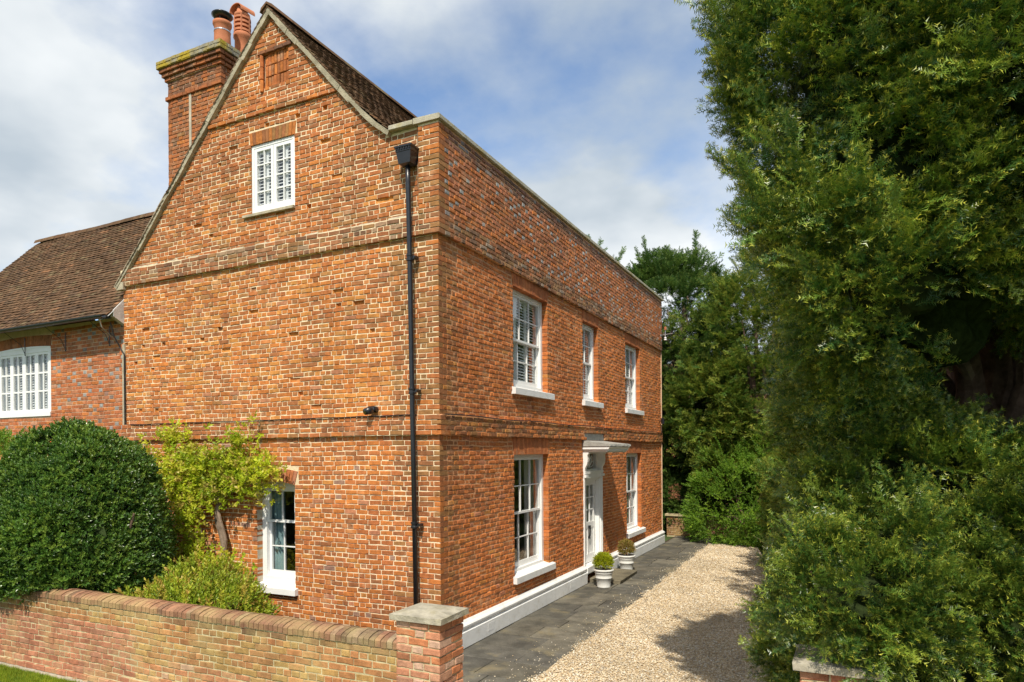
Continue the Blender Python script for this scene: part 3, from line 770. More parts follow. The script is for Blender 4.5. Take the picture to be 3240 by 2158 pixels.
def window_frame(fr, u0, u1, v0, v1, n0, n1, jw, hw, bw, head=None):
    mb = MB()
    mb.fbox(fr, u0, u0+jw, v0, v1, n1, n0); mb.fbox(fr, u1-jw, u1, v0, v1, n1, n0)
    mb.fbox(fr, u0+jw, u1-jw, v1-hw, v1, n1, n0-.002); mb.fbox(fr, u0+jw, u1-jw, v0, v0+bw, n1, n0+.012)
    return mb.build('window', M['white'], house)
def sill(fr, u0, u1, v, h, n0, n1, win):
    mb = MB(); mb.prism([(n0, v-h), (n1, v-h), (n1, v-.006), (n1-.006, v), (n0, v+.045)], u0, u1, lambda p, q, t: fr.p(t, q, p))
    return mb.build('sill', M['white_render'], win)
SB = .115
for nm, y0, y1, z0, z1, c in WIN_F:
    win = window_frame(FF, y0+.004, y1-.004, z0+.02, z1-.004, -SB, -SB-.14, .085, .06, .075)
    zm = (z0+z1)/2+.01
    a, b = y0+.09, y1-.09
    sash(FF, a, b, zm-.02, z1-.065, c, 2, -SB-.025, win, rail_b=.04)
    sash(FF, a+.003, b-.003, z0+.10, zm+.02, c, 2, -SB-.068, win, rail_b=.085)
    sill(FF, y0-.07, y1+.17, z0, .115, -SB, .075, win)
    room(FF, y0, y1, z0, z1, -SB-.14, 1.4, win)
    if nm[0] == 'u': shutters(FF, a, b, z0+.10, z1-.06, -SB-.115, c, win, 42)
    else:
        curtain(FF, b-.30, b+.1, z0-.1, z1, -SB-.24, win); curtain(FF, a-.1, a+.10, z0-.1, z1, -SB-.24, win)
# gable casement
u0, u1, v0, v1 = WG3
win = window_frame(GF, u0+.003, u1-.003, v0+.003, v1-.003, -.02, -.10, .05, .05, .06)
um = (u0+u1)/2
sash(GF, u0+.055, um-.004, v0+.065, v1-.055, 2, 4, -.028, win, rail_b=.075, rail_t=.055, stile=.055)
sash(GF, um+.004, u1-.055, v0+.065, v1-.055, 2, 4, -.028, win, rail_b=.075, rail_t=.055, stile=.055)
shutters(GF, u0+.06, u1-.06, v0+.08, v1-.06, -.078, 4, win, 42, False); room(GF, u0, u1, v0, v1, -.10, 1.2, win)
MB().fbox(GF, u0-.16, u1+.01, v0-.045, v0-.004, -.02, .05).build('tile_sill', M['verge'], win)
# lower gable sash window with cambered head
u0, u1, v0, v1 = WGL
win = MB()
win.fbox(GF, u0+.003, u0+.10, v0+.02, v1, -.24, -.12); win.fbox(GF, u1-.10, u1-.003, v0+.02, v1, -.24, -.12); win.fbox(GF, u0+.1, u1-.1, v0+.02, v0+.14, -.24, -.10)
pts = [(u0+.1, v1-.13), (u1-.1, v1-.13)]+[(u1-.1-(u1-u0-.2)*t, v1-.02+.045*math.sin(PI*t)) for t in np.linspace(0, 1, 9)]
win.prism(pts, -.24, -.122, lambda p, q, t: GF.p(p, q, t))
win = win.build('window', M['white'], house)
zm = v0+1.06
sash(GF, u0+.10, u1-.10, zm-.02, v1-.13, 2, 1, -.145, win, rail_b=.04); sash(GF, u0+.103, u1-.103, v0+.14, zm+.02, 2, 2, -.185, win, rail_b=.09)
sill(GF, u0-.08, u1+.06, v0-.01, .10, -.12, .075, win); room(GF, u0, u1, v0, v1, -.24, 1.5, win)
curtain(GF, u0-.05, u0+.36, v0-.1, v1, -.29, win, 'curtain_blue')
# vase of roses standing inside on the window board
MB().fbox(GF, u0-.1, u1+.1, v0+.05, v0+.09, -.52, -.245).build('window_board', M['white'], win)
vx, vy, vz = -2.90, .36, v0+.092
vs1 = thing('vase', 'white vase of pale roses behind the lower gable window pane', 'vase', (vx, vy, vz))
MB().lathe([(.05, 0), (.085, .06), (.095, .16), (.06, .27), (.055, .33), (.07, .37)], (vx, vy, vz), 18).build('vase_body', M['vase'], vs1, smooth=True)
fr_ = random.Random(3)
for i, (ax, ay, az, r) in enumerate(((-.10, -.05, .60, .055), (-.02, .02, .70, .045), (.08, 0, .62, .05), (.0, -.08, .48, .04))):
    fm_ = MB()
    for k in range(4):
        fm_.lathe([(0.0, -r*.5), (r*(1-.18*k), -r*.2+.01*k), (r*(.95-.2*k), r*.35+.008*k), (r*(.6-.12*k), r*.6+.006*k)], (vx+ax, vy+ay, vz+az), 9)
    fm_.build('rose_bloom', M['vase'], vs1)
lf = MB()
for i in range(40):
    c = Vector((vx+fr_.uniform(-.16, .14), vy+fr_.uniform(-.1, .1), vz+fr_.uniform(.36, .66))); a = Vector((fr_.uniform(-1, 1), fr_.uniform(-1, 1), fr_.uniform(-.5, 1))).normalized()*.05; b = a.cross(Vector((fr_.random(), fr_.random(), .3))).normalized()*.02
    lf.add([c-a, c+b, c+a, c-b], [(0, 1, 2, 3)])
lf.build('foliage', M['holly'], vs1)

# door: deep moulded case, half-glazed leaf, fanlight, hood on brackets
y0, y1 = DOOR[0], DOOR[1]
dc = MB()
DZ = .36      # threshold height
for a, b, s in ((y0, y0+.15, 1), (y1-.15, y1, -1)):
    dc.fbox(FF, a+.003, b-.003, DZ-.02, 2.46, -.20, -.02)
    o = (a, a+.055) if s > 0 else (b-.055, b)
    dc.fbox(FF, o[0]+.002, o[1]-.002, DZ-.02, 2.44, -.02, .025)
    o = (a+.055, a+.10) if s > 0 else (b-.10, b-.055)
    dc.fbox(FF, o[0], o[1], DZ-.02, 2.44, -.02, .008)
dc.fbox(FF, y0+.15, y1-.15, 2.27, 2.46, -.20, -.03); dc.fbox(FF, y0+.1, y1-.1, 2.33, 2.40, -.03, .015)
dc.fbox(FF, y0+.003, y1-.003, 2.44, 2.50, -.20, .045)
dc.fbox(FF, y0+.003, y1-.003, 2.36-.02, 2.44, -.02, .024)
dcase = dc.build('door_case', M['white'], house)
# fanlight panel with petal tracery
fz0, fz1 = 2.52, 2.93
fp = MB(); fa, fb = y0+.14, y1-.24; FN = -.05
fp.fbox(FF, y0+.003, fa, 2.50, 3.0, -.14, FN); fp.fbox(FF, fb, y1-.003, 2.50, 3.0, -.14, FN); fp.fbox(FF, fa, fb, 2.50, 2.545, -.14, FN); fp.fbox(FF, fa, fb, 2.90, 3.0, -.14, FN)
fp.build('fanlight_frame', M['white'], dcase)
tr = MB(); cc_ = ((fa+fb)/2, 2.56)
for ang in (20, 55, 90, 125, 160):
    t = math.radians(ang); L_ = .33 if 40 < ang < 140 else .36
    q = []
    for s in np.linspace(0, 2*PI, 22):
        rr = L_*(.5-.5*math.cos(s)); wv = .065*math.sin(s)*(rr/L_)**.6
        q.append(FF.p(cc_[0]+rr*math.cos(t)-wv*math.sin(t), cc_[1]+.02+rr*math.sin(t)*.95+wv*math.cos(t), FN-.03))
    tr.tube(q, .011, 6, cap=False)
tr.build('fanlight_tracery', M['white'], dcase)
MB().add([FF.p(fa, 2.54, FN-.05), FF.p(fb, 2.54, FN-.05), FF.p(fb, 2.92, FN-.05), FF.p(fa, 2.92, FN-.05)], [(0, 1, 2, 3)]).build('fanlight_pane', M['glass'], dcase)
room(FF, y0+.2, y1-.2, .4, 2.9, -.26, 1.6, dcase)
# leaf
la, lb, lz0, lz1 = y0+.15, y1-.15, DZ, 2.27; LN = -.12
dl = MB(); st = .12
dl.fbox(FF, la, la+st, lz0, lz1, LN-.045, LN); dl.fbox(FF, lb-st, lb, lz0, lz1, LN-.045, LN)
dl.fbox(FF, la+st, lb-st, lz0, lz0+.2, LN-.045, LN-.001); dl.fbox(FF, la+st, lb-st, lz1-.11, lz1, LN-.045, LN-.001); dl.fbox(FF, la+st, lb-st, 1.16, 1.30, LN-.045, LN-.001)
um = (la+lb)/2
dl.fbox(FF, um-.05, um+.05, lz0+.2, 1.16, LN-.045, LN-.002)
for a, b in ((la+st, um-.05), (um+.05, lb-st)): dl.fbox(FF, a, b, lz0+.2, 1.16, LN-.035, LN-.014)
gz0, gz1 = 1.30, lz1-.11; gu = [la+st+(lb-la-2*st)*i/3 for i in range(4)]; gv = [gz0+(gz1-gz0)*i/3 for i in range(4)]
for u in gu[1:-1]: dl.fbox(FF, u-.012, u+.012, gz0, gz1, LN-.04, LN-.004)
for v in gv[1:-1]: dl.fbox(FF, la+st, lb-st, v-.012, v+.012, LN-.038, LN-.006)
door = dl.build('door', M['white'], house)
for i in range(3):
    for j in range(3): MB().add([FF.p(gu[i], gv[j], LN-.022), FF.p(gu[i+1], gv[j], LN-.022), FF.p(gu[i+1], gv[j+1], LN-.022), FF.p(gu[i], gv[j+1], LN-.022)], [(0, 1, 2, 3)]).build('pane', M['glass'], door)
curtain(FF, la+.1, lb-.1, 1.2, lz1, LN-.10, door)
kn = MB(); kc = ((la+lb)/2+.02, 1.16)
kn.tube([FF.p(kc[0]+.06*math.sin(t), kc[1]-.09+.10*math.cos(t), LN+.03) for t in np.linspace(.3, 2*PI-.3, 14)], .013, 7)
kn.fbox(FF, kc[0]-.035, kc[0]+.035, kc[1]-.01, kc[1]+.06, LN, LN+.045); kn.fbox(FF, kc[0]-.03, kc[0]+.03, kc[1]-.25, kc[1]-.19, LN, LN+.03)
kn.build('knocker', M['black'], door)
MB().fbox(FF, y0-.02, y1+.02, DZ-.14, DZ-.015, -.32, .10).fbox(FF, y0-.02, y1+.02, DZ-.17, DZ-.14, -.3, .075).build('threshold', M['white_render'], house)
# hood
hy0, hy1, hx = 6.0, 7.52, .60
hd = MB()
hd.fbox(FF, hy0+.03, hy1-.03, 2.93, 2.965, -.1, hx-.04)
hd.fbox(FF, hy0, hy1, 2.965, 3.0, -.1, hx); hd.prism([(hx, 3.0), (hx+.035, 3.045), (hx+.035, 3.062), (0, 3.062), (0, 3.0)], hy0-.03, hy1+.03, lambda p, q, t: FF.p(t, q, p))
hood = hd.build('door_hood', M['white'], house)
ld = MB(); k = 18; V = []
for i in range(k+1):
    t = hy0-.05+(hy1-hy0+.1)*i/k; wv = .008*math.sin(i*1.9)+.006*math.sin(i*.7)
    V += [FF.p(t, 3.20, .01), FF.p(t, 3.185, .09), FF.p(t, 3.115+wv*.5, hx+.04), FF.p(t, 3.066+wv, hx+.055+wv)]
ld.add(V, [(4*i+j, 4*i+4+j, 4*i+5+j, 4*i+1+j) for i in range(k) for j in range(3)])
for yy in (0, k): ld.add([V[4*yy], V[4*yy+1], V[4*yy+2], V[4*yy+3], FF.p(hy0-.05 if yy == 0 else hy1+.05, 3.066, .01)], [(0, 1, 2, 3, 4)])
ld.build('lead_sheet', M['lead'], hood)
MB().fbox(FF, 6.0, 7.45, ZB1-.01, ZB1+2*CH-.01, -.02, .012).build('hood_flashing', M['lead'], hood)
# scrolled brackets
prof = [(0, 2.93), (.50, 2.93), (.50, 2.89), (.44, 2.88), (.43, 2.84), (.45, 2.78), (.44, 2.72), (.40, 2.66), (.33, 2.62), (.27, 2.58), (.25, 2.52), (.24, 2.45), (.22, 2.42), (0, 2.42)]
for a in (hy0+.025, 7.18):
    br = MB(); br.prism([(p*.34, q) for p, q in prof], a, a+.11, lambda p, q, t: FF.p(t, q, p-.05)); b_ = br.build('bracket', M['white'], hood)
    MB().fbox(FF, a-.01, a+.14, 2.36, 2.42, -.05, .07).build('bracket_block', M['white'], b_)
# plinth
pl = MB()
PP = [(0, 0), (.085, 0), (.085, .235), (.062, .25), (.066, .275), (.085, .30), (.088, .33), (.07, .352), (.045, .362), (.02, .395), (0, .395)]
for i, (a, b) in enumerate(((-.0, DOOR[0]), (DOOR[1], L+.06))):
    n = int((b-a)/1.8); 
    for q in range(n):
        MB().prism(PP, a+(b-a)*q/n, a+(b-a)*(q+1)/n-.004, lambda p, q_, t: FF.p(t, q_, p)).build('plinth', M['white_render'], house)
vent = MB()
for y in (1.28, 4.95): vent.fbox(FF, y, y+.22, .07, .20, .08, .0875)
vent.build('air_brick', M['white_render'], house)

# rainwater pipe with hopper
pipe = thing('downpipe', 'black cast-iron downpipe with square hopper head beside the house corner', 'downpipe', (-.36, -.08, 0))
PX = lambda z: -.43+.012*(7-z)
PY = lambda z: -.075-(.045 if z > 6.0 else 0)
mb = MB(); mb.tube([(PX(7.15), -.13, 7.2), (PX(6.9), -.125, 6.9), (PX(6.3), -.12, 6.3), (PX(5.95), -.115, 5.95), (PX(3.7), -.115, 3.7), (PX(3), -.11, 3.0), (PX(0), -.105, .0)], .038, 14); mb.build('pipe', M['black'], pipe, smooth=True)
for z in (5.80, 3.86, 1.91):
    mb = MB(); mb.lathe([(.04, -.05), (.052, -.045), (.052, -.02), (.045, -.012), (.045, .012), (.052, .02), (.052, .045), (.04, .05)], (PX(z), -.115, z), 16)
    mb.box(PX(z)+.03, -.115, z-.022, PX(z)+.10, -.03, z+.022); mb.tube([(PX(z)+.085, -.14, z), (PX(z)+.085, -.05, z)], .02, 8); mb.build('pipe_collar', M['black'], pipe)
hp = MB(); hx_, hy_ = PX(7.2), -.13
for (a, za), (b, zb_) in zip([(.04, 7.13), (.10, 7.15), (.125, 7.31), (.133, 7.315), (.133, 7.36)], [(.10, 7.15), (.125, 7.31), (.133, 7.315), (.133, 7.36), (.148, 7.37)]):
    V = [(hx_+sx*r, hy_+sy*r*.85-.0, z_) for r, z_ in ((a, za), (b, zb_)) for sx, sy in ((-1, -1), (1, -1), (1, 1), (-1, 1))]
    hp.add(V, [(i, (i+1) % 4, 4+(i+1) % 4, 4+i) for i in range(4)])
hp.box(hx_-.15, hy_-.128, 7.37, hx_+.15, hy_+.115, 7.395)
hp.build('hopper_head', M['black'], pipe)
dn = MB()
for i in range(6): dn.box(hx_-.125+i*.045, hy_-.125, 7.335, hx_-.105+i*.045, hy_-.112, 7.362)
dn.build('hopper_dentils', M['black'], pipe)

# camera on the gable, lamp at the far corner, cable along the band
cc1 = thing('security_camera', 'small black dome camera on bracket above the gable string course', 'security camera', (-1.16, -.05, 3.6))
MB().lathe([(.055, 0), (.06, .02), (.055, .05), (0, .055)], (-1.13, -.06, 3.60), 16).tube([(-1.13, -.0, 3.62), (-1.13, -.05, 3.62)], .05, 12).build('mount', M['black'], cc1)
MB().tube([(-1.14, -.05, 3.63), (-1.16, -.12, 3.60), (-1.18, -.20, 3.575)], [.05, .06, .048], 16).build('camera_body', M['black'], cc1, smooth=True)
MB().tube([(-1.178, -.195, 3.577), (-1.184, -.21, 3.572)], .028, 12).build('lens', M['glass'], cc1)
tag(MB().tube([(-.35-6.3*i/30, -.066, 3.515+.004*math.sin(i*1.7)) for i in range(31)]+[(-6.98, -.03, 3.52)], .008, 6).build('cable', M['cable'], base=(-3, 0, 3.5)), 'thin black cable lying along the gable string course', 'cable')
tag(MB().tube([(.066, .05+13.1*i/50, 3.518+.01*math.sin(i*.6)) for i in range(51)], .009, 6).build('cable', M['cable'], base=(0, 6, 3.5)), 'thin black cable lying along the front string course over the door', 'cable')
lm = thing('wall_lamp', 'black cylinder wall lamp at the far end of the front wall', 'wall lamp', (.05, 13.1, 3.8))
MB().tube([(0, 13.1, 3.89), (.10, 13.1, 3.89)], .02, 8).build('lamp_arm', M['black'], lm); MB().tube([(.10, 13.1, 3.80), (.10, 13.1, 3.98)], .055, 14).build('lamp_body', M['black'], lm)
eb = thing('cable_bracket', 'galvanised cable bracket with ceramic insulators high on the far front corner', 'bracket', (.05, 13.2, 6.6))
MB().tube([(.02, 13.2, 6.63), (.42, 13.2, 6.66)], .015, 8).tube([(.18, 13.2, 6.45), (.18, 13.2, 6.80)], .014, 8).build('iron_arm', M['steel'], eb)
for z in (6.78, 6.45): MB().lathe([(.02, 0), (.05, .02), (.03, .05), (.05, .08), (.02, .11)], (.18, 13.2, z), 12).build('insulator', M['terracotta'] if z > 6.6 else M['vase'], eb)
tag(MB().tube([(.42+i*.9, 13.2+i*2.0, 6.66+.02*i*i-.15*i) for i in range(7)], .01, 5).build('overhead_wire', M['cable'], base=(.4, 13.2, 6.6)), 'thin overhead wire leaving the far corner into the trees', 'wire')

# ------------------------------------------------------------------ left wing
wing = thing('brick_wing', 'lower brick side wing with long tiled roof and arched white window', 'house wing', (-10.5, 2.5, 0))
WF = Fr((0, .05, 0), (1, 0, 0), (0, 0, 1), (0, -1, 0)); WR = random.Random(5)
WW = (-11.40, -9.43, 3.77, 5.22)
WW_TOP = 5.32
def w_col(u, v, hd, r):
    if hd and r.random() < .36: return pickc(r, [(2, (.36, .37, .37)), (1.5, GB), (1, DK), (1, PK)])
    return pickc(r, [(4, (.46, .14, .055)), (1.4, (.47, .21, .12)), (2, OR), (1, BR), (.4, (.5, .30, .21))])
w_specs = lay(WF, 0, int(5.6/CH), lambda v, k: (-14.05, -7.06), [WW, (WW[0]-.05, WW[1]+.05, WW[3]-.001, WW[3]+.40)], 'flemish', w_col, lambda u, v: (.03 if 3.02 < v < 3.18 else 0.) if u > -14 else 0., WR, chf=.004, jit=.003)
emit(w_specs, wing, 'wing_bricks', M['brick'], 300, okfn=lambda s: s[3] > 3.0)
wm = MB(); sheet(wm, WF, [-14.05, -7.0], lambda x: 5.6, 0, [WW], -.007)
wm.add([(-14.05, .06, 0), (-14.05, 4.9, 0), (-14.05, 4.9, 5.6), (-14.05, 2.5, 8.6), (-14.05, .06, 5.6)], [(0, 1, 2, 3, 4)])
wm.add([(-14.05, 4.9, 0), (-7, 4.9, 0), (-7, 4.9, 5.6), (-14.05, 4.9, 5.6)], [(0, 1, 2, 3)])
wm.fbox(WF, -14.05, -7.05, 3.0, 3.15, -.01, .022)
wm.build('wing_mortar', M['mortar_wing'], wing)
ar = MB(); n = 26
for i in range(n):
    def Pw(t, o): 
        u = WW[0]+(WW[1]-WW[0])*t; s = .04*(1-(2*t-1)**2)
        return (u+(2*t-1)*.05*o, WW[3]-.01+s+o*.22)
    a, b = i/n+.002, (i+1)/n-.002
    q = [Pw(a, 0), Pw(b, 0), Pw(b, 1), Pw(a, 1)]
    MB().add([WF.p(*p, -.12) for p in q]+[WF.p(*p, .003) for p in q], FQ, pickc(WR, [(2, BR), (1, RD)])).build('arch_brick', M['brick'], wing)
MB().add([WF.p(u, v, -.02) for u, v in ((WW[0]-.05, WW[3]), (WW[1]+.05, WW[3]), (WW[1]+.05, WW[3]+.42), (WW[0]-.05, WW[3]+.42))], [(0, 1, 2, 3)]).build('arch_mortar', M['mortar_wing'], wing)
ww = MB(); a0, a1, z0, z1 = WW
ww.fbox(WF, a0+.003, a1-.003, z0, z0+.09, -.12, .02)
pts = [(a0+.003, z1-.02), (a1-.003, z1-.02)]+[(a1-.003-(a1-a0-.006)*t, z1-.012+.038*(1-(2*t-1)**2)) for t in np.linspace(0, 1, 13)]
ww.prism(pts, -.12, .006, lambda p, q, t: WF.p(p, q, t))
ww.fbox(WF, a0+.003, a1-.003, z1-.11, z1-.02, -.12, -.005)
for u in (a0+.003, a1-.083): ww.fbox(WF, u, u+.08, z0+.09, z1-.11, -.12, -.003)
ww = ww.build('window', M['white'], wing)
nw = 4; cw_ = (a1-a0-.16)/nw
for i in range(nw): sash(WF, a0+.08+i*cw_, a0+.08+(i+1)*cw_, z0+.09, z1-.11, 2, 3, -.02, ww, rail_b=.06, rail_t=.05, stile=.062, bar=.035)
shutters(WF, a0+.1, a1-.1, z0+.1, z1-.1, -.13, 8, ww, 38, False)
e = MB()
e.add([WF.p(a0, z0, -.4), WF.p(a1, z0, -.4), WF.p(a1, z1+.1, -.4), WF.p(a0, z1+.1, -.4)], [(0, 1, 2, 3)]); e.build('room', M['room'], ww)
# wing roof
EY, EZ, RY, RZ = -.30, 5.56, 2.5, 8.68
dv = Vector((0, RY-EY, RZ-EZ)); wl = dv.length; dv.normalize()
fW = Fr((-14.2, EY, EZ), (1, 0, 0), dv, Vector((1, 0, 0)).cross(dv))
wts = tile_specs(fW, 7.15, int(wl/.1), WR)+[s for s in tile_specs(fW, 9.6, int(wl/.1), WR, u_start=7.15) if s[0].p(s[1], s[3], 0).y > .25]
emit_tiles(wts, wing, 300)
dk = MB(); dk.add([(-14.2, EY, EZ-.02), (-7.02, EY, EZ-.02), (-7.02, RY, RZ-.02), (-14.2, RY, RZ-.02)], [(0, 1, 2, 3)]); dk.add([(-14.2, RY, RZ-.02), (-7, RY, RZ-.02), (-7, 5.3, EZ-.02), (-14.2, 5.3, EZ-.02)], [(0, 1, 2, 3)]); dk.build('roof_deck', M['tile'], wing)
for i in range(16):
    x0_ = -14.2+i*.45
    MB().prism([(-.14, -.10), (-.10, -.01), (0, .05), (.10, -.01), (.14, -.10), (0, .0)], x0_, x0_+.44, lambda p, q, t: (t, RY+p, RZ+.03+q+.012*math.sin(x0_*1.7)), pickc(WR, TC)).build('ridge_tile', M['tile'], wing)
gt = MB(); prof = [(.065*math.cos(t), .065*math.sin(t)) for t in np.linspace(PI, 2*PI, 9)]; prof += [(.056*math.cos(t), .056*math.sin(t)) for t in np.linspace(2*PI, PI, 9)]
gt.prism(prof, -14.2, -7.08, lambda p, q, t: (t, EY-.055+p, EZ-.0+q)); gutter = gt.build('gutter', M['black'], wing)
for x in (-13.2, -11.9, -10.3, -8.9, -7.5):
    MB().tube([(x, EY-.06, EZ-.07), (x, -.05, EZ-.28), (x, .045, EZ-.50)], .006, 6).tube([(x, .03, EZ-.5), (x, .03, EZ-.12)], .008, 6).build('gutter_stay', M['black'], gutter)
MB().prism([(-.20, 5.55), (.03, 5.42), (.03, 5.93), (-.20, 5.67)], -7.12, -7.015, lambda p, q, t: (t, p, q)).build('eave_end', M['tile'], wing)
MB().fbox(GF, -7.05, -6.98, 2.9, 5.05, -.06, .02).build('joint_strip', M['verge'], wing)
tag(MB().tube([(-7.12, -.2, 5.45), (-7.13, -.12, 5.2), (-7.10, -.03, 5.0), (-6.97, -.03, 4.85), (-6.965, -.03, 3.5), (-6.965, -.03, 2.9), (-6.96, -.03, .2)], .013, 7).build('cable', M['cable'], base=(-7, 0, 3)), 'black cable running down the joint between house and wing', 'cable')
tag(MB().tube([(-7.22, -.36, 5.56), (-7.22, -.3, 5.35), (-7.22, -.0, 5.1)], .012, 6).build('conduit', M['steel'], base=(-7.2, -.3, 5.3)), 'short grey conduit hanging below the wing gutter end', 'conduit')

# ------------------------------------------------------------------ paving, step, pots
path = bpy.data.objects.new('stone_path', None); COL.objects.link(path); path.location = (.8, 5, 0); path['kind'] = 'structure'
PR = random.Random(21)
pb = MB().add([(.0, -5.2, -.02), (1.60, -5.2, -.02), (1.42, 15.2, -.02), (.0, 15.2, -.02)], [(0, 1, 2, 3)]); pb.build('path_bed', M['soil'], path)
y = -5.1
def flag(x0, x1, y0, y1):
    j = lambda: PR.uniform(-.008, .008); h = PR.uniform(-.004, .005); e = .012
    q = [(x0+j(), y0+j()), (x1+j(), y0+j()), (x1+j(), y1+j()), (x0+j(), y1+j())]
    cx, cy_ = (x0+x1)/2, (y0+y1)/2
    V = [(a, b, -.03) for a, b in q]+[(a, b, h-.006) for a, b in q]+[(a+(e if a < cx else -e), b+(e if b < cy_ else -e), h+PR.uniform(-.002, .002)) for a, b in q]
    c = PR.choice([(.118, .110, .090), (.100, .095, .080), (.135, .125, .10), (.108, .103, .088)]); k = PR.uniform(.85, 1.15)
    MB().add(V, [(0, 1, 5, 4), (1, 2, 6, 5), (2, 3, 7, 6), (3, 0, 4, 7), (4, 5, 9, 8), (5, 6, 10, 9), (6, 7, 11, 10), (7, 4, 8, 11), (8, 9, 10, 11)], tuple(a*k for a in c)).build('flagstone', M['flag'], path)
while y < 15:
    d = PR.uniform(.48, .78); xe = gx0(y)+PR.uniform(-.03, .02); xs = .088 if y > -.3 else .02
    cuts = sorted([xs, xe]+([xs+(xe-xs)*PR.choice([.38, .45, .55, .62])+PR.uniform(-.05, .05)]))
    if PR.random() < .12: cuts = [xs, xe]
    for a, b in zip(cuts[:-1], cuts[1:]): flag(a+.006, b-.006, y+.005, y+d-.005)
    y += d
st_ = MB(); q = [(.09, 6.15), (.78, 6.18), (.76, 7.62), (.09, 7.60)]
st_.add([(a, b, .0) for a, b in q]+[(a+.015*(a > .5), b, .075) for a, b in q]+[(a-.01*(a > .5), b+(.015 if b < 7 else -.015), .095) for a, b in q], [(0, 1, 5, 4), (1, 2, 6, 5), (2, 3, 7, 6), (3, 0, 4, 7), (4, 5, 9, 8), (5, 6, 10, 9), (6, 7, 11, 10), (7, 4, 8, 11), (8, 9, 10, 11)], (.17, .15, .105))
tag(st_.build('door_step', M['flag'], base=(.4, 6.9, 0)), 'worn stone slab step below the white front door', 'step')

# ------------------------------------------------------------------ foliage tools
def protos(name, meshes, material):
    c = bpy.data.collections.new(name)
    for i, (V, F, T) in enumerate(meshes):
        me = bpy.data.meshes.new(name); me.from_pydata(V, [], F)
        a = me.attributes.new('tone', 'FLOAT', 'FACE'); a.data.foreach_set('value', np.array(T, dtype=np.float32))
        me.materials.append(material); o = bpy.data.objects.new(name, me); c.objects.link(o)
    return c
GN = {}
def gn_tree(coll):
    if coll.name in GN: return GN[coll.name]
    g = bpy.data.node_groups.new('scatter_'+coll.name, 'GeometryNodeTree')
    g.interface.new_socket('Geometry', in_out='INPUT', socket_type='NodeSocketGeometry'); g.interface.new_socket('Geometry', in_out='OUTPUT', socket_type='NodeSocketGeometry')
    gi = g.nodes.new('NodeGroupInput'); go = g.nodes.new('NodeGroupOutput')
    ip = g.nodes.new('GeometryNodeInstanceOnPoints'); ci = g.nodes.new('GeometryNodeCollectionInfo')
    ci.inputs['Collection'].default_value = coll; ci.inputs['Separate Children'].default_value = True; ci.inputs['Reset Children'].default_value = True
    def na(n, t):
        a = g.nodes.new('GeometryNodeInputNamedAttribute'); a.data_type = t; a.inputs['Name'].default_value = n; return a
    r = na('rot', 'FLOAT_VECTOR'); s = na('scl', 'FLOAT'); k = na('pick', 'INT')
    er = g.nodes.new('FunctionNodeEulerToRotation'); g.links.new(r.outputs['Attribute'], er.inputs[0])
    g.links.new(gi.outputs[0], ip.inputs['Points']); g.links.new(ci.outputs[0], ip.inputs['Instance']); ip.inputs['Pick Instance'].default_value = True
    g.links.new(k.outputs['Attribute'], ip.inputs['Instance Index']); g.links.new(er.outputs[0], ip.inputs['Rotation']); g.links.new(s.outputs['Attribute'], ip.inputs['Scale'])
    g.links.new(ip.outputs[0], go.inputs[0]); GN[coll.name] = g
    return g
def euler_from(d, nrm):
    """columns: Z = growth direction d, X = face normal"""
    d = d/np.linalg.norm(d, axis=1, keepdims=True)
    x = nrm-(np.sum(nrm*d, axis=1, keepdims=True))*d; x = x/np.maximum(1e-6, np.linalg.norm(x, axis=1, keepdims=True)); y = np.cross(d, x)
    R20, R21, R22, R10, R00 = x[:, 2], y[:, 2], d[:, 2], x[:, 1], x[:, 0]
    return np.stack([np.arctan2(R21, R22), np.arcsin(np.clip(-R20, -1, 1)), np.arctan2(R10, R00)], axis=1)
def scatter(name, P, D, NR, S, coll, parent=None, kind=None, rs=None, base=None):
    P = np.asarray(P, dtype=float); n = len(P); rs = rs or np.random.RandomState(1)
    b = np.array(base) if base is not None else (np.array(ROOT_LOC(parent)) if parent else np.zeros(3))
    me = bpy.data.meshes.new(name); me.from_pydata([tuple(v) for v in (P-b)], [], [])
    for nm, t, arr, key in (('rot', 'FLOAT_VECTOR', euler_from(np.asarray(D, float), np.asarray(NR, float)), 'vector'), ('scl', 'FLOAT', np.asarray(S, float), 'value'), ('pick', 'INT', rs.randint(0, len(coll.objects), n), 'value')):
        a = me.attributes.new(nm, t, 'POINT'); a.data.foreach_set(key, np.ascontiguousarray(arr.ravel(), dtype=np.int32 if t == 'INT' else np.float32))
    o = bpy.data.objects.new(name, me); COL.objects.link(o)
    if parent: o.parent = parent
    elif base is not None: o.location = b
    m = o.modifiers.new('scatter', 'NODES'); m.node_group = gn_tree(coll); kind = kind or 'stuff'
    if coll.objects[0].data.materials: me.materials.append(coll.objects[0].data.materials[0])
    if kind: o['kind'] = kind
    return o
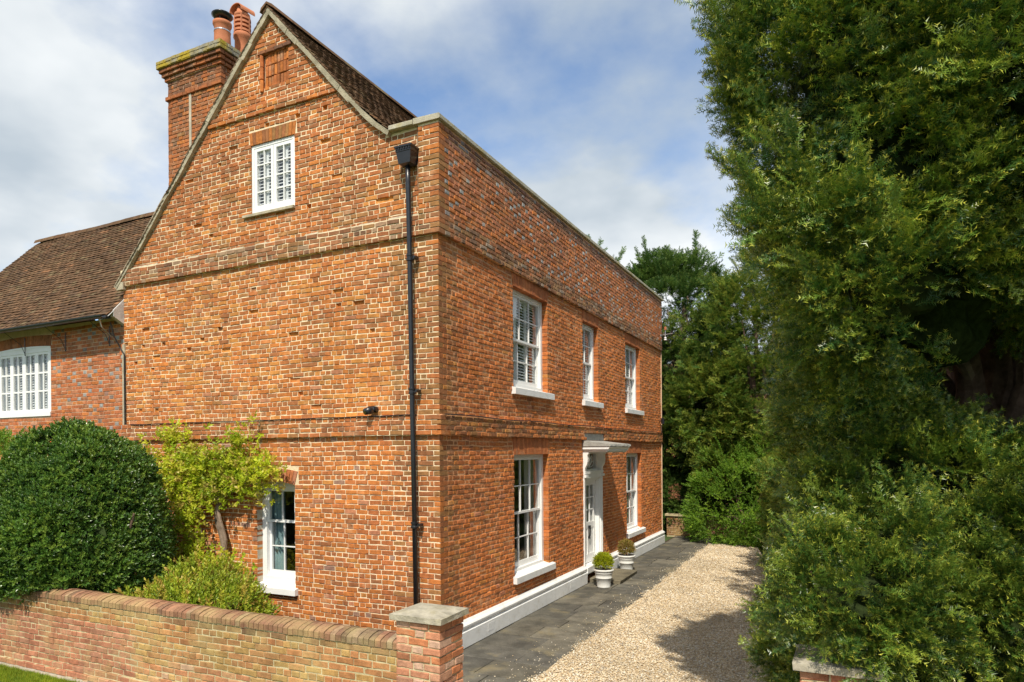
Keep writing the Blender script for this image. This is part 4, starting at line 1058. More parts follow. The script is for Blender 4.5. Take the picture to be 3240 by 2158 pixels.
# sprig meshes (growth along +Z, flat in YZ, face normal X)
def yew_sprig(seed, length=.24, shoots=4, nl=.036, nw=.0090, step=.0145):
    rg = random.Random(seed); V = []; F = []; T = []
    def needle(p, d, side, l, tone):
        o = len(V); w = d*nw*.5
        V.extend([tuple(p-w), tuple(p+w), tuple(p+side*l)]); F.append((o, o+1, o+2)); T.append(tone)
    def shoot(p, d, L_, n, tip):
        sd = Vector((0, -d.z, d.y)).normalized() if abs(d.x) < .9 else Vector((0, 1, 0)); nn = d.cross(sd)
        o = len(V); w = sd*.0016
        V.extend([tuple(p-w), tuple(p+w), tuple(p+d*L_)]); F.append((o, o+1, o+2)); T.append(.25)
        for i in range(n):
            t = (i+.4)/n; q = p+d*(L_*t)
            for s in (-1, 1):
                a = rg.uniform(.75, 1.15); sdv = (sd*s*math.sin(a)+d*math.cos(a)+nn*rg.uniform(-.75, .85)).normalized()
                needle(q, d, sdv, nl*rg.uniform(.75, 1.1)*(1-.35*t**3), max(0, (t-.60)*2.2)*tip)
        needle(p+d*L_*.97, d, d, nl*.6, .9*tip)
    d0 = Vector((0, 0, 1)); shoot(Vector((0, 0, 0)), d0, length, int(length/step), rg.uniform(.2, .7))
    for k in range(shoots):
        s = -1 if k % 2 else 1; t = .18+.62*k/max(1, shoots-1); a = rg.uniform(.6, .95)
        d = Vector((rg.uniform(-.25, .35), s*math.sin(a), math.cos(a))).normalized()
        shoot(Vector((0, 0, length*t)), d, length*rg.uniform(.38, .55)*(1.1-.4*t), int(length*.5/step), rg.uniform(.3, 1.0))
    return V, F, T
def leaf(V, F, T, p, d, nrm, l, w, fold=.25, tone=0, pts=6):
    d = d.normalized(); s = d.cross(nrm).normalized(); n = s.cross(d); o = len(V)
    V.extend([tuple(p), tuple(p+d*l*.45+s*w*.5+n*w*fold), tuple(p+d*l-n*l*.1), tuple(p+d*l*.45-s*w*.5+n*w*fold), tuple(p+d*l*.5)])
    F.extend([(0+o, 1+o, 4+o), (1+o, 2+o, 4+o), (0+o, 4+o, 3+o), (4+o, 2+o, 3+o)]); T.extend([tone]*4)
def leaf_sprig(seed, n, l, w, length, spread=1.0):
    rg = random.Random(seed); V = []; F = []; T = []
    for i in range(n):
        t = i/max(1, n-1); a = i*2.4+rg.uniform(-.4, .4); tilt = rg.uniform(.5, 1.1)*spread*(1.1-.6*t)
        d = Vector((math.cos(a)*math.sin(tilt), math.sin(a)*math.sin(tilt), math.cos(tilt)))
        nrm = Vector((rg.uniform(-.5, .5), rg.uniform(-.5, .5), 1))-d*.2
        leaf(V, F, T, Vector((0, 0, length*t)), d, nrm, l*rg.uniform(.7, 1.15), w*rg.uniform(.8, 1.1), rg.uniform(.05, .3), t)
    o = len(V); V.extend([(-.0015, 0, 0), (.0015, 0, 0), (0, 0, length)]); F.append((o, o+1, o+2)); T.append(0)
    return V, F, T
PC = {}
PC['yew'] = protos('yew_sprig', [yew_sprig(i, .22, 5) for i in range(5)], M['yew'])
PC['yew_clipped'] = protos('yew_hedge_sprig', [yew_sprig(i+60, .22, 5) for i in range(5)], M['yew_clipped'])
PC['yew_far'] = protos('yew_sprig_far', [yew_sprig(i+20, .30, 5, .05, .016, .02) for i in range(3)], M['yew_far'])
PC['conifer'] = protos('conifer_sprig', [yew_sprig(i+40, .32, 5, .06, .022, .026) for i in range(3)], M['conifer'])
PC['holly'] = protos('holly_sprig', [leaf_sprig(i, 9, .048, .026, .07) for i in range(4)], M['holly'])
PC['climber'] = protos('climber_sprig', [leaf_sprig(i+9, 6, .075, .044, .09, 1.3) for i in range(4)], M['climber'])
PC['shrub'] = protos('shrub_sprig', [leaf_sprig(i+19, 12, .062, .026, .15, 1.0) for i in range(4)], M['shrub'])
PC['lime'] = protos('lime_sprig', [leaf_sprig(i+29, 12, .05, .024, .18, 1.0) for i in range(4)], M['lime_shrub'])
PC['box'] = protos('box_sprig', [leaf_sprig(i+39, 9, .026, .014, .06, .9) for i in range(3)], M['box'])
PC['box_dry'] = protos('box_dry_sprig', [leaf_sprig(i+49, 9, .024, .013, .06, .9) for i in range(3)], M['box_dry'])
def blade(seed):
    rg = random.Random(seed); V = []; F = []; T = []
    for i in range(7):
        a = rg.uniform(0, 6.28); b = rg.uniform(.1, .5); p = Vector((rg.uniform(-.02, .02), rg.uniform(-.02, .02), 0)); l = rg.uniform(.03, .055)
        d = Vector((math.cos(a)*math.sin(b), math.sin(a)*math.sin(b), math.cos(b))); s = Vector((-math.sin(a), math.cos(a), 0))*.0022; o = len(V)
        V.extend([tuple(p-s), tuple(p+s), tuple(p+d*l)]); F.append((o, o+1, o+2)); T.append(0)
    return V, F, T
PC['grass'] = protos('grass_tuft', [blade(i) for i in range(4)], M['grass'])
def pebble(seed):
    rg = random.Random(seed); V = []; F = []
    n = 6
    for r, z in ((.0, -.5), (.85, -.2), (.95, .2), (.0, .62)):
        for k in range(n if r else 1):
            t = 2*PI*k/n; q = rg.uniform(.8, 1.2); V.append((r*q*math.cos(t)*1.25, r*q*math.sin(t)*.85, z*rg.uniform(.75, 1.1)))
    for k in range(n):
        F += [(0, 1+(k+1) % n, 1+k), (1+k, 1+(k+1) % n, 7+(k+1) % n, 7+k), (7+k, 7+(k+1) % n, 13)]
    return V, F, [0]*len(F)
PC['pebble'] = protos('pebble', [pebble(i) for i in range(5)], M['pebble'])

# loose gravel
rs = np.random.RandomState(3)
n = 130000
yy = rs.uniform(0, 1, n*2); yy = -3.6+17.2*yy**1.35; xx = rs.uniform(1.2, 5.6, n*2)
edge = 1.62-.0125*(yy+.4)+.03*np.sin(yy*3.1)+.03*np.sin(yy*7.7)+rs.normal(0, .045, n*2)
keep = (xx > edge) & (xx < 5.6-.17*np.maximum(0, yy+2.5))
xx, yy = xx[keep][:n], yy[keep][:n]; n = len(xx)
stray = 900
xx = np.concatenate([xx, 1.6-np.abs(rs.normal(0, .28, stray))]); yy = np.concatenate([yy, rs.uniform(-2, 13, stray)]); n = len(xx)
S = rs.uniform(.006, .0125, n)*(1+.03*np.maximum(0, yy)); S[-stray:] *= .8
D = np.stack([rs.normal(0, .3, n), rs.normal(0, .3, n), np.ones(n)], 1)
gravel = scatter('gravel', np.stack([xx, yy, rs.uniform(-.004, .010, n)], 1), D, rs.normal(0, 1, (n, 3)), S, PC['pebble'], None, 'stuff', rs)
gravel['label'] = 'loose honey coloured gravel covering the drive'; gravel['category'] = 'gravel'

# topiary pots
def pot(loc, label, coll, ballr, bz, bh, seed):
    t = thing('plant_pot', label, 'plant pot', loc, 'white pots by the door step')
    x, y, z = loc
    MB().lathe([(.0, 0), (.143, 0), (.148, .012), (.143, .025), (.171, .195), (.180, .20), (.180, .215), (.173, .222), (.188, .30), (.197, .305), (.197, .318), (.19, .324), (.195, .345), (.215, .352), (.224, .37), (.22, .39), (.205, .397), (.188, .39), (.18, .34), (0, .34)], loc, 28).build('pot_body', M['pot_white'], t, smooth=True)
    r = np.random.RandomState(seed); n = 1500
    v = r.normal(0, 1, (n, 3)); v /= np.linalg.norm(v, axis=1, keepdims=True); v[:, 2] = np.where(v[:, 2] < -.45, -v[:, 2], v[:, 2])
    rad = r.uniform(.55, 1.0, n)**.5; bump_ = 1+.10*np.sin(v[:, 0]*7+seed)*np.sin(v[:, 1]*6)+r.normal(0, .05, n)
    P = np.array([x, y, z+bz])+v*(rad*bump_)[:, None]*np.array([ballr, ballr, bh])
    scatter('topiary_ball', P-v*.03, v+r.normal(0, .35, (n, 3))+[0, 0, .25], r.normal(0, 1, (n, 3)), r.uniform(.7, 1.1, n), coll, t, None, r)
    MB().tube([(x, y, z+.33), (x+.01, y, z+bz)], .02, 7).build('stem', M['bark'], t)
    MB().lathe([(0, .345), (.18, .348)], loc, 20).build('soil', M['soil'], t)
pot((.54, 5.78, .002), 'white ribbed pot with lime green box ball in front of the step', PC['box'], .205, .53, .20, 5)
pot((.43, 7.88, .002), 'white ribbed pot with bronzed box ball beyond the step', PC['box_dry'], .195, .53, .215, 9)

# ------------------------------------------------------------------ garden wall and gate piers
GR = random.Random(31)
GY = -2.90
gw = thing('garden_wall', 'low weathered brick garden wall with brick-on-edge coping before the gable', 'garden wall', (-3, GY, 0))
WFr = Fr((0, GY, 0), (1, 0, 0), (0, 0, 1), (0, -1, 0))
GCH = .0765; GWH = .0745; NGW = 14
def gw_col(u, v, hd, r):
    a = nz(u, v, .8, 2); b = nz(u, v, 1.9, 7)
    if v > .95: t = [(3, (.28, .16, .085)), (2, (.33, .22, .10)), (.4, DK), (.8, RD)]
    elif v > .55: t = [(3, (.40, .20, .09)), (2+2*a, (.42, .28, .10)), (1.5, (.44, .18, .08)), (.6, BR)]
    else: t = [(3, (.48, .20, .10)), (2, (.52, .30, .16)), (1.6+2*a, (.50, .35, .13)), (.7, (.52, .38, .28)), (1, (.46, .16, .075))]
    if u < -2.6 and v < .8: t = [(3, (.45, .19, .11)), (1.5, (.47, .24, .15)), (1, (.38, .15, .085))]
    return pickc(r, t)
gs = lay(WFr, .0, NGW, lambda v, k: (-7.2, 1.36), [], 'garden', gw_col, lambda u, v: (.055 if v < .15 else .028 if v < .225 else 0.), GR, ch=GWH, chf=.006, jit=.0045)
emit(gs, gw, 'wall_bricks', M['brick_old'], 300)
HW = NGW*GWH
MB().box(-7.2, GY+.008, -.05, 1.36, GY+.29, HW).box(-7.2, GY-.045, -.05, 1.36, GY+.01, 2*GWH-.01).box(-7.2, GY-.02, 2*GWH-.01, 1.36, GY+.01, 3*GWH-.01).build('wall_mortar', M['mortar_wall'], gw)
MB().box(-7.2, GY-.11, -.10, 1.36, GY+.0, .07).build('footing', M['concrete'], gw)
cpm = MB()
PRF = [(-.010, 0), (-.010, .062), (.0, .074), (.06, .098), (.14, .112), (.16, .112), (.24, .098), (.30, .074), (.31, .062), (.31, 0)]
x = -7.2; i = 0
while x < 1.33:
    w_ = GR.uniform(.066, .076); dz = GR.uniform(-.006, .006)
    c = pickc(GR, [(3, (.27, .135, .085)), (2, (.32, .165, .10)), (.5, DK), (.5, (.34, .24, .15)), (.6, (.29, .18, .1))])
    if x > .6: c = pickc(GR, [(2, DK), (2, (.22, .16, .11)), (1, (.34, .26, .17)), (1, (.3, .13, .08))])
    MB().prism([(p, q+HW+dz+.004) for p, q in PRF], x+.004, x+w_-.004, lambda p, q, t: (t, GY+p, q), c).build('coping_brick', M['brick_old'], gw)
    x += w_; i += 1
MB().prism([(.0, 0), (.0, .045), (.10, .10), (.15, .108), (.20, .10), (.30, .045), (.30, 0)], -7.2, 1.35, lambda p, q, t: (t, GY+p, q+HW)).build('coping_mortar', M['mortar_wall'], gw)
def gate_pier(name, x0, x1, y0, y1, h, label, seed, cols):
    r = random.Random(seed)
    t = thing(name, label, 'gate pier', ((x0+x1)/2, (y0+y1)/2, 0), 'brick gate piers')
    nc = int(h/GCH); cf = lambda u, v, hd, q: pickc(q, cols(v))
    zero = lambda u, v: 0.
    fr = Fr((0, y0, 0), (1, 0, 0), (0, 0, 1), (0, -1, 0)); fx = Fr((x1, 0, 0), (0, 1, 0), (0, 0, 1), (1, 0, 0)); fl_ = Fr((x0, 0, 0), (0, -1, 0), (0, 0, 1), (-1, 0, 0)); fb_ = Fr((0, y1, 0), (-1, 0, 0), (0, 0, 1), (0, 1, 0))
    S = []
    kw = dict(ch=GCH, chf=.007, jit=.005, joint=.013)
    for s in lay(fr, 0, nc, lambda v, k: (x0, x1), [], 'flemish', cf, zero, r, **kw):
        k = int(s[3]/GCH+.5); edge = s[2] > x1-.01
        S.append(s[:5]+((.215 if k % 2 else .1025) if edge else .09,)+s[6:])
    S += lay(fx, 0, nc, lambda v, k: (y0+(.228 if k % 2 else .1155), y1), [], 'stretcher', cf, zero, r, depth=.09, **kw)
    S += lay(fl_, 0, nc, lambda v, k: (-y1, -y0-.11), [], 'stretcher', cf, zero, r, depth=.09, **kw)
    S += lay(fb_, 0, nc, lambda v, k: (-x1+.11, -x0-.11), [], 'stretcher', cf, zero, r, depth=.09, **kw)
    emit(S, t, 'pier_bricks', M['brick'], 280)
    MB().box(x0+.012, y0+.012, -.05, x1-.012, y1-.012, nc*GCH).build('pier_mortar', M['mortar_wall'], t)
    z = nc*GCH; o = .042; c = ((x0+x1)/2, (y0+y1)/2)
    q = [(x0-o, y0-o), (x1+o, y0-o), (x1+o, y1+o), (x0-o, y1+o)]
    V = [(a, b, z) for a, b in q]+[(a+r.uniform(-.006, .006), b+r.uniform(-.006, .006), z+.055) for a, b in q]+[(a*.2+c[0]*.8, b*.2+c[1]*.8, z+.085) for a, b in q]
    MB().add(V, [(3, 2, 1, 0), (0, 1, 5, 4), (1, 2, 6, 5), (2, 3, 7, 6), (3, 0, 4, 7), (4, 5, 9, 8), (5, 6, 10, 9), (6, 7, 11, 10), (7, 4, 8, 11), (8, 9, 10, 11)]).build('pier_cap', M['cap_stone'], t)
gate_pier('gate_pier', 1.375, 1.865, -3.0, -2.56, 1.40, 'brick gate pier with square stone cap at the end of the garden wall', 3, lambda v: [(3, (.47, .165, .06)), (2, (.45, .20, .12)), (1.5, (.50, .28, .19)), (.7, BR), (.8, (.52, .40, .32))])
gate_pier('gate_pier', 4.94, 5.43, -3.0, -2.56, 1.40, 'brick gate pier with stone cap half hidden under the yew hedge', 8, lambda v: [(3, (.34, .13, .075)), (2, (.30, .17, .11)), (1, BR)])

# lawn in front of the garden wall
lawn = MB().add([(-9, -12, .05), (1.2, -12, .05), (1.2, GY-.09, .05), (-9, GY-.09, .05)], [(0, 1, 2, 3)]).build('lawn', M['lawn_base']); lawn['kind'] = 'structure'
rs = np.random.RandomState(8); n = 16000
P = np.stack([rs.uniform(-7.6, -1.6, n), GY-.14-rs.uniform(0, 1, n)**1.3*1.6, np.full(n, .05)], 1)
grass = scatter('grass', P, np.tile([0, 0, 1.], (n, 1))+rs.normal(0, .12, (n, 3)), rs.normal(0, 1, (n, 3)), rs.uniform(.7, 1.5, n), PC['grass'], None, 'stuff', rs)
grass['label'] = 'short bright lawn grass at the foot of the garden wall'; grass['category'] = 'grass'

# ------------------------------------------------------------------ shrubs and trees
def blob_surface(blobs, n, rs, inner=.86, zmin=None, noise_amp=.12, seed=0):
    """points near the outer surface of a union of ellipsoids, with outward normals"""
    A = np.array([b[3]*b[4]+b[4]*b[5]+b[3]*b[5] for b in blobs], float); A /= A.sum()
    out = []; nrm = []
    while len(out) < n:
        i = rs.choice(len(blobs), p=A); b = blobs[i]
        v = rs.normal(0, 1, 3); v /= np.linalg.norm(v)
        k = 1+noise_amp*noise.noise(Vector(tuple(v*2.2+seed+i*3.7)))*2
        p = np.array(b[:3])+v*np.array(b[3:6])*k
        if zmin is not None and p[2] < zmin: continue
        if any(j != i and np.sum(((p-np.array(c[:3]))/np.array(c[3:6]))**2) < inner for j, c in enumerate(blobs)): continue
        nn = v/np.array(b[3:6]); nn /= np.linalg.norm(nn)
        out.append(p); nrm.append(nn)
    return np.array(out), np.array(nrm)
def facing(C_, NN, rs, keep=.3):
    v = CAM_POS-C_; v /= np.linalg.norm(v, axis=1, keepdims=True)
    k = (np.sum(v*NN, axis=1) > -.3) | (rs.uniform(0, 1, len(C_)) < keep)
    return C_[k], NN[k]
def hollows(C_, NN, f, th):
    k = np.array([noise.noise(Vector(tuple(c*f)))+.5*noise.noise(Vector(tuple(c*f*2.3+7))) > th for c in C_])
    return C_[k], NN[k]
def clumps(C_, NN, per, rad, rs, upbias=.3, spread=.55, hang=0):
    """sprigs fanned over clump centres"""
    P = []; D = []; X = []
    for c, nn in zip(C_, NN):
        big = rs.uniform(0, 1) < .25; r = rad*(rs.uniform(1.3, 1.9) if big else rs.uniform(.55, 1.1)); m = max(3, int(per*(rs.uniform(1.4, 2.2) if big else rs.uniform(.5, 1.0))))
        v = rs.normal(0, 1, (m, 3)); v /= np.linalg.norm(v, axis=1, keepdims=True)
        v = v+nn*.75; v /= np.linalg.norm(v, axis=1, keepdims=True)
        t = rs.uniform(.25, 1.0, m)[:, None]
        P.append(c+v*r*t*np.array([1, 1, .75])); D.append(v*spread+nn*.45+np.array([0, 0, upbias])+rs.normal(0, .25, (m, 3)))
        X.append(nn*.6+np.array([0, 0, .8])+rs.normal(0, .35, (m, 3)))
    return np.concatenate(P), np.concatenate(D), np.concatenate(X)
def trunk(mb, pts, r0, r1, seg=10, rg=None, gnarl=.0):
    n = len(pts); pts = [Vector(p) for p in pts]
    q = []; rr = []
    for i in range((n-1)*4+1):
        t = i/4; a = min(int(t), n-2); f = t-a
        p = pts[a].lerp(pts[a+1], f); q.append(p+Vector((noise.noise(p*1.7), noise.noise(p*1.7+Vector((5, 0, 0))), 0))*gnarl); rr.append(r0+(r1-r0)*i/((n-1)*4))
    mb.tube(q, rr, seg)
def in_view(P, margin=140, back=0):
    d = P-CAM_POS; Dp = d@fw; u = 1620+FPX*(d@rt2)/np.maximum(Dp, .1); v = CY-FPX*(d@up2)/np.maximum(Dp, .1)
    return (Dp > .2) & (u > -margin) & (u < 3240+margin) & (v > -margin) & (v < 2158+margin)

def cores(blobs, f, parent, material='inner', zmin=-.02, dy=0., name='shade_core'):
    """solid lumps filling a crown, inner shade put into their dark green"""
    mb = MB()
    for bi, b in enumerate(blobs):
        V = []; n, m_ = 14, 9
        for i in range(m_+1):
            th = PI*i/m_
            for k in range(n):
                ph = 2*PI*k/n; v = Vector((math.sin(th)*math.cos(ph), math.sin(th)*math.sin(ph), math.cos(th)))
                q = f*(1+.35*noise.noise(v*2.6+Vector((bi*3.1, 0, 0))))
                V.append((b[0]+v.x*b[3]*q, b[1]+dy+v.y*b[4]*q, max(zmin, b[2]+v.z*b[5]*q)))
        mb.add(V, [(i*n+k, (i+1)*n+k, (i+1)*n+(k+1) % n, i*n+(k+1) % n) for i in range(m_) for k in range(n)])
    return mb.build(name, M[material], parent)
# clipped holly dome behind the garden wall
rs = np.random.RandomState(12)
hol = thing('holly_bush', 'big clipped dark green holly dome hanging over the garden wall', 'bush', (-5.0, -1.95, 0))
hb = [(-5.6, -1.75, 1.75, 1.32, 1.05, 1.50), (-4.85, -2.05, 1.15, .85, .8, .85), (-5.15, -2.35, 1.6, .88, .68, .80), (-6.6, -1.9, 1.3, 1.4, 1.0, 1.15), (-5.75, -2.45, 1.55, 1.1, .7, .80)]
Cn, Nn = facing(*blob_surface(hb, 3200, rs, .9, 1.05, .055, 3), rs)
Cn, Nn = hollows(Cn, Nn, 2.6, -.60)
P, D, X = clumps(Cn, Nn, 15, .11, rs, .3, .7)
keep = ~((P[:, 1] > -2.95) & (P[:, 1] < -2.55) & (P[:, 2] < HW+.1)) & (P[:, 1] < -.15)
P, D, X = P[keep], D[keep], X[keep]
sh = Cn[rs.choice(len(Cn), 260)]; nsh = len(sh); P = np.concatenate([P, sh+rs.normal(0, .03, (nsh, 3))+[0, -.05, .06]]); D = np.concatenate([D, rs.normal(0, .4, (nsh, 3))+[0, -.3, .8]]); X = np.concatenate([X, rs.normal(0, 1, (nsh, 3))])
scatter('crown', P, D, X, rs.uniform(.6, 1.35, len(P)), PC['holly'], hol, None, rs)
tk = MB()
for a in range(6): trunk(tk, [(-5+.1*math.cos(a), -1.9+.1*math.sin(a), -.05), (-5+.5*math.cos(a), -1.9+.25*math.sin(a), 1.0), (-5+.9*math.cos(a), -1.85+.4*math.sin(a), 2.1)], .06, .015, 7)
tk.build('trunk', M['bark'], hol)
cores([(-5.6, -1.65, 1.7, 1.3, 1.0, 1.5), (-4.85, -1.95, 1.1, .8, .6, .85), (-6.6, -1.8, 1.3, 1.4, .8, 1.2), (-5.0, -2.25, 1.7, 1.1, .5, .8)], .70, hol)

# bright shrub at the far left
lb_ = thing('privet_bush', 'bright green rounded bush at the left edge behind the holly dome', 'bush', (-9.9, -.9, 0))
Cn, Nn = blob_surface([(-9.9, -.95, 1.6, 1.25, .75, 1.75)], 420, rs, .9, .3, .1, 8)
P, D, X = clumps(Cn, Nn, 12, .14, rs); k = P[:, 1] < -.03; P, D, X = P[k], D[k], X[k]
scatter('crown', P, D, X, rs.uniform(.8, 1.2, len(P)), PC['lime'], lb_, None, rs)
tk = MB(); [trunk(tk, [(-9.9, -.9, -.05), (-9.9+.3*math.cos(a), -.9+.2*math.sin(a), 1.0), (-9.9+.7*math.cos(a), -.9+.4*math.sin(a), 2.2)], .05, .012, 6) for a in range(5)]; tk.build('trunk', M['bark'], lb_)

# climber on the gable
cl = thing('wall_climber', 'lime leaved climber trained in a flat fan on the gable', 'climber', (-4.2, -.15, 0))
tk = MB(); CRG = random.Random(6); ends = []
trunk(tk, [(-4.15, -.22, -.05), (-4.2, -.2, .7), (-4.22, -.16, 1.3), (-4.36, -.14, 1.85), (-4.30, -.14, 2.2)], .055, .042, 8, gnarl=.06)
trunk(tk, [(-4.12, -.18, -.05), (-4.26, -.14, .8), (-4.18, -.18, 1.5), (-4.33, -.16, 2.15)], .04, .03, 8, gnarl=.06)
base_ = Vector((-4.3, -.14, 2.15))
tips = [(-6.2, 2.85), (-5.9, 2.6), (-5.6, 2.9), (-5.45, 3.35), (-5.2, 3.1), (-5.3, 2.35), (-5.5, 2.15), (-4.9, 2.65), (-4.6, 2.9), (-4.2, 3.0), (-3.8, 2.95), (-3.65, 3.25), (-3.3, 2.95), (-3.0, 2.75), (-2.9, 2.5), (-3.3, 2.45), (-3.75, 2.55), (-4.3, 2.6), (-4.8, 2.3)]
Pl = []
for tx, tz in tips:
    m_ = Vector(((base_.x+tx)/2+CRG.uniform(-.15, .15), -.16, (base_.z+tz)/2+CRG.uniform(-.1, .2))); e_ = Vector((tx, -.18, tz))
    trunk(tk, [base_, m_, e_], .022, .006, 6, gnarl=.08)
    for k in range(9):
        t = .30+.75*k/9; p = base_.lerp(m_, t*2) if t < .5 else m_.lerp(e_, t*2-1)
        Pl += [(p.x+CRG.gauss(0, .15), -.17-abs(CRG.gauss(0, .07)), p.z+CRG.gauss(0, .13)) for _ in range(9 if t > .42 else 3)]
    if CRG.random() < .7: trunk(tk, [m_, m_+Vector((CRG.uniform(-.3, .3), -.03, CRG.uniform(-.3, .1))), m_+Vector((CRG.uniform(-.5, .5), -.04, CRG.uniform(-.5, -.1)))], .010, .003, 5, gnarl=.05)
for cxx, czz, sp_, n_ in ((-4.95, 1.75, .2, 90), (-4.8, 1.35, .17, 90), (-5.0, 2.0, .15, 50), (-4.62, 1.1, .2, 90), (-4.2, 1.05, .24, 120), (-3.75, .98, .18, 50), (-4.45, .95, .2, 50), (-5.4, 3.3, .14, 40), (-3.65, 3.25, .13, 36), (-5.9, 2.85, .18, 50), (-3.1, 2.75, .16, 50), (-4.9, 2.9, .25, 80), (-4.2, 2.8, .22, 60), (-5.2, 2.5, .2, 60)):
    Pl += [(cxx+CRG.gauss(0, sp_), -.2-abs(CRG.gauss(0, .12)), czz+CRG.gauss(0, sp_*.7)) for _ in range(n_)]
trunk(tk, [(-4.25, -.18, .8), (-4.6, -.2, 1.3), (-4.8, -.2, 1.9)], .015, .006, 6, gnarl=.08)
tk.build('stem', M['bark_pale'], cl)
Pl = np.array(Pl); n = len(Pl); Pl = Pl[(Pl[:, 0] < -2.72)]; n = len(Pl)
scatter('leaves', Pl, rs.normal(0, .5, (n, 3))+[0, -.45, .35], rs.normal(0, 1, (n, 3)), rs.uniform(.7, 1.15, n), PC['climber'], cl, None, rs)

# loose shrub between climber and wall
ls = thing('garden_shrub', 'loose yellow green shrub with bronze tips below the gable window', 'shrub', (-3.2, -1.5, 0))
sb_ = [(-3.7, -1.55, .42, .62, .5, .5), (-3.1, -1.6, .48, .7, .5, .54), (-2.5, -1.75, .42, .6, .45, .52), (-3.3, -1.2, .52, .55, .45, .55), (-2.9, -2.05, .55, .7, .42, .46)]
Cn, Nn = blob_surface(sb_, 520, rs, .85, .2, .25, 5)
P, D, X = clumps(Cn, Nn, 9, .16, rs, .55, .55); k = (P[:, 1] > -2.55) | (P[:, 2] > HW+.14); P, D, X = P[k], D[k], X[k]
scatter('foliage', P, D, X, rs.uniform(.7, 1.25, len(P)), PC['shrub'], ls, None, rs)
tk = MB(); SR = random.Random(2)
for b in sb_:
    for a in range(6): trunk(tk, [(b[0]*.5-1.6, b[1], -.03), (b[0]+SR.uniform(-.2, .2), b[1]+SR.uniform(-.2, .2), b[2]), (b[0]+SR.uniform(-.5, .5), b[1]+SR.uniform(-.4, .3), b[2]+b[5]*SR.uniform(.7, 1.2))], .014, .003, 5, gnarl=.05)
tk.build('stems', M['bark_pale'], ls)

# near yew: hedge and tree
rs = np.random.RandomState(44)
hg = thing('yew_hedge', 'big loose yew hedge behind the right gate pier', 'hedge', (6.4, -1.0, 0))
hbl = [(5.80, -1.7, 1.4, .86, .85, 1.22), (6.6, -1.7, 1.4, 1.0, .95, 1.28), (7.6, -1.6, 1.4, 1.2, .95, 1.3), (5.65, -.6, 1.25, .85, 1.0, 1.2), (5.5, .7, 1.15, .8, 1.0, 1.15), (6.5, .0, 1.2, 1.2, 1.2, 1.1), (5.35, 2.0, 1.1, .7, 1.0, 1.1), (8.8, -1.5, 1.4, 1.2, 1.0, 1.3), (6.3, -2.15, .95, .9, .50, .85), (7.3, -2.1, .95, .9, .52, .9), (5.65, -2.1, 1.95, .6, .42, .5), (5.68, -1.2, 2.35, .6, .8, .85), (6.2, -1.5, 2.25, .7, .7, .7), (5.5, .6, 2.2, .55, .8, .7), (5.3, -2.50, 1.86, .46, .44, .36)]
Cn, Nn = facing(*blob_surface(hbl, 2500, rs, .85, .05, .18, 1), rs, .25)
Cn, Nn = hollows(Cn, Nn, 1.9, -.26)
P, D, X = clumps(Cn, Nn, 19, .17, rs, .22, .5)
k = ~((P[:, 0] > 4.80) & (P[:, 0] < 5.56) & (P[:, 1] < -2.46) & (P[:, 2] < 1.46-.0*P[:, 1])) & (P[:, 2] > .0); P, D, X = P[k], D[k], X[k]
ins = [(b[0], b[1], b[2], b[3]*.78, b[4]*.78, b[5]*.78) for b in hbl]
Ci, Ni = facing(*blob_surface(ins, 700, rs, .9, .1, .2, 9), rs, .1); Pi, Di, Xi = clumps(Ci, Ni, 11, .2, rs, .2, .8)
q_ = ~((Pi[:, 0] > 4.80) & (Pi[:, 0] < 5.56) & (Pi[:, 1] < -2.46) & (Pi[:, 2] < 1.46))
P = np.concatenate([P, Pi[q_]]); D = np.concatenate([D, Di[q_]]); X = np.concatenate([X, Xi[q_]])
scatter('foliage', P, D, X, rs.uniform(.65, 1.2, len(P)), PC['yew_clipped'], hg, None, rs)
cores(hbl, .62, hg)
tk = MB(); HRG = random.Random(9)
for b in hbl:
    for a in range(5):
        e_ = Vector(b[:3])+Vector((HRG.uniform(-1, 1)*b[3], HRG.uniform(-1, 1)*b[4], HRG.uniform(0, .9)*b[5]))*.8
        trunk(tk, [(b[0]+HRG.uniform(-.1, .1), b[1]+.1, -.05), (b[0]+HRG.uniform(-.2, .2), b[1]+.1, b[2]*.7), e_], .04, .008, 6, gnarl=.1)
tk.build('stems', M['bark'], hg)

yt = thing('yew_tree', 'huge dark yew tree with gnarled trunk towering over the hedge', 'tree', (6.75, .6, 0))
ybl = [(6.9, -1.2, 6.3, 1.75, 1.8, 2.3), (6.15, -1.6, 5.6, 1.15, 1.1, 1.5), (7.6, -1.0, 5.2, 1.9, 1.6, 1.4), (6.5, -1.6, 7.8, .95, 1.1, 1.3), (6.7, -1.9, 4.9, 1.4, .9, 1.0), (5.95, -.8, 4.6, .95, 1.1, .85), (5.85, -1.3, 4.1, .9, 1.0, .8), (5.75, -.2, 3.4, .75, 1.0, .75), (7.6, -2.0, 6.2, 1.3, .9, 1.6), (5.42, -2.3, 5.9, .78, .6, .85), (5.85, -2.2, 6.75, .7, .6, .85), (5.52, -2.3, 5.0, .72, .6, .75), (5.65, -2.2, 4.3, .62, .6, .6), (6.5, -2.5, 5.8, .9, .6, 1.0), (7.3, -2.5, 4.7, .9, .6, .8), (8.3, .4, 6.6, 2.2, 2.2, 2.4), (6.9, 1.2, 7.4, 2.0, 1.9, 2.4), (7.6, -.9, 8.8, 1.5, 1.5, 1.5)]
Cn, Nn = facing(*blob_surface(ybl, 4000, rs, .82, 2.9, .24, 6), rs, .2)
Cn, Nn = hollows(Cn, Nn, 1.25, -.22)
q_ = (Cn[:, 2] > 4.15) | (Cn[:, 0] < 5.75); Cn, Nn = Cn[q_], Nn[q_]
P, D, X = clumps(Cn, Nn, 19, .20, rs, .34, .5)
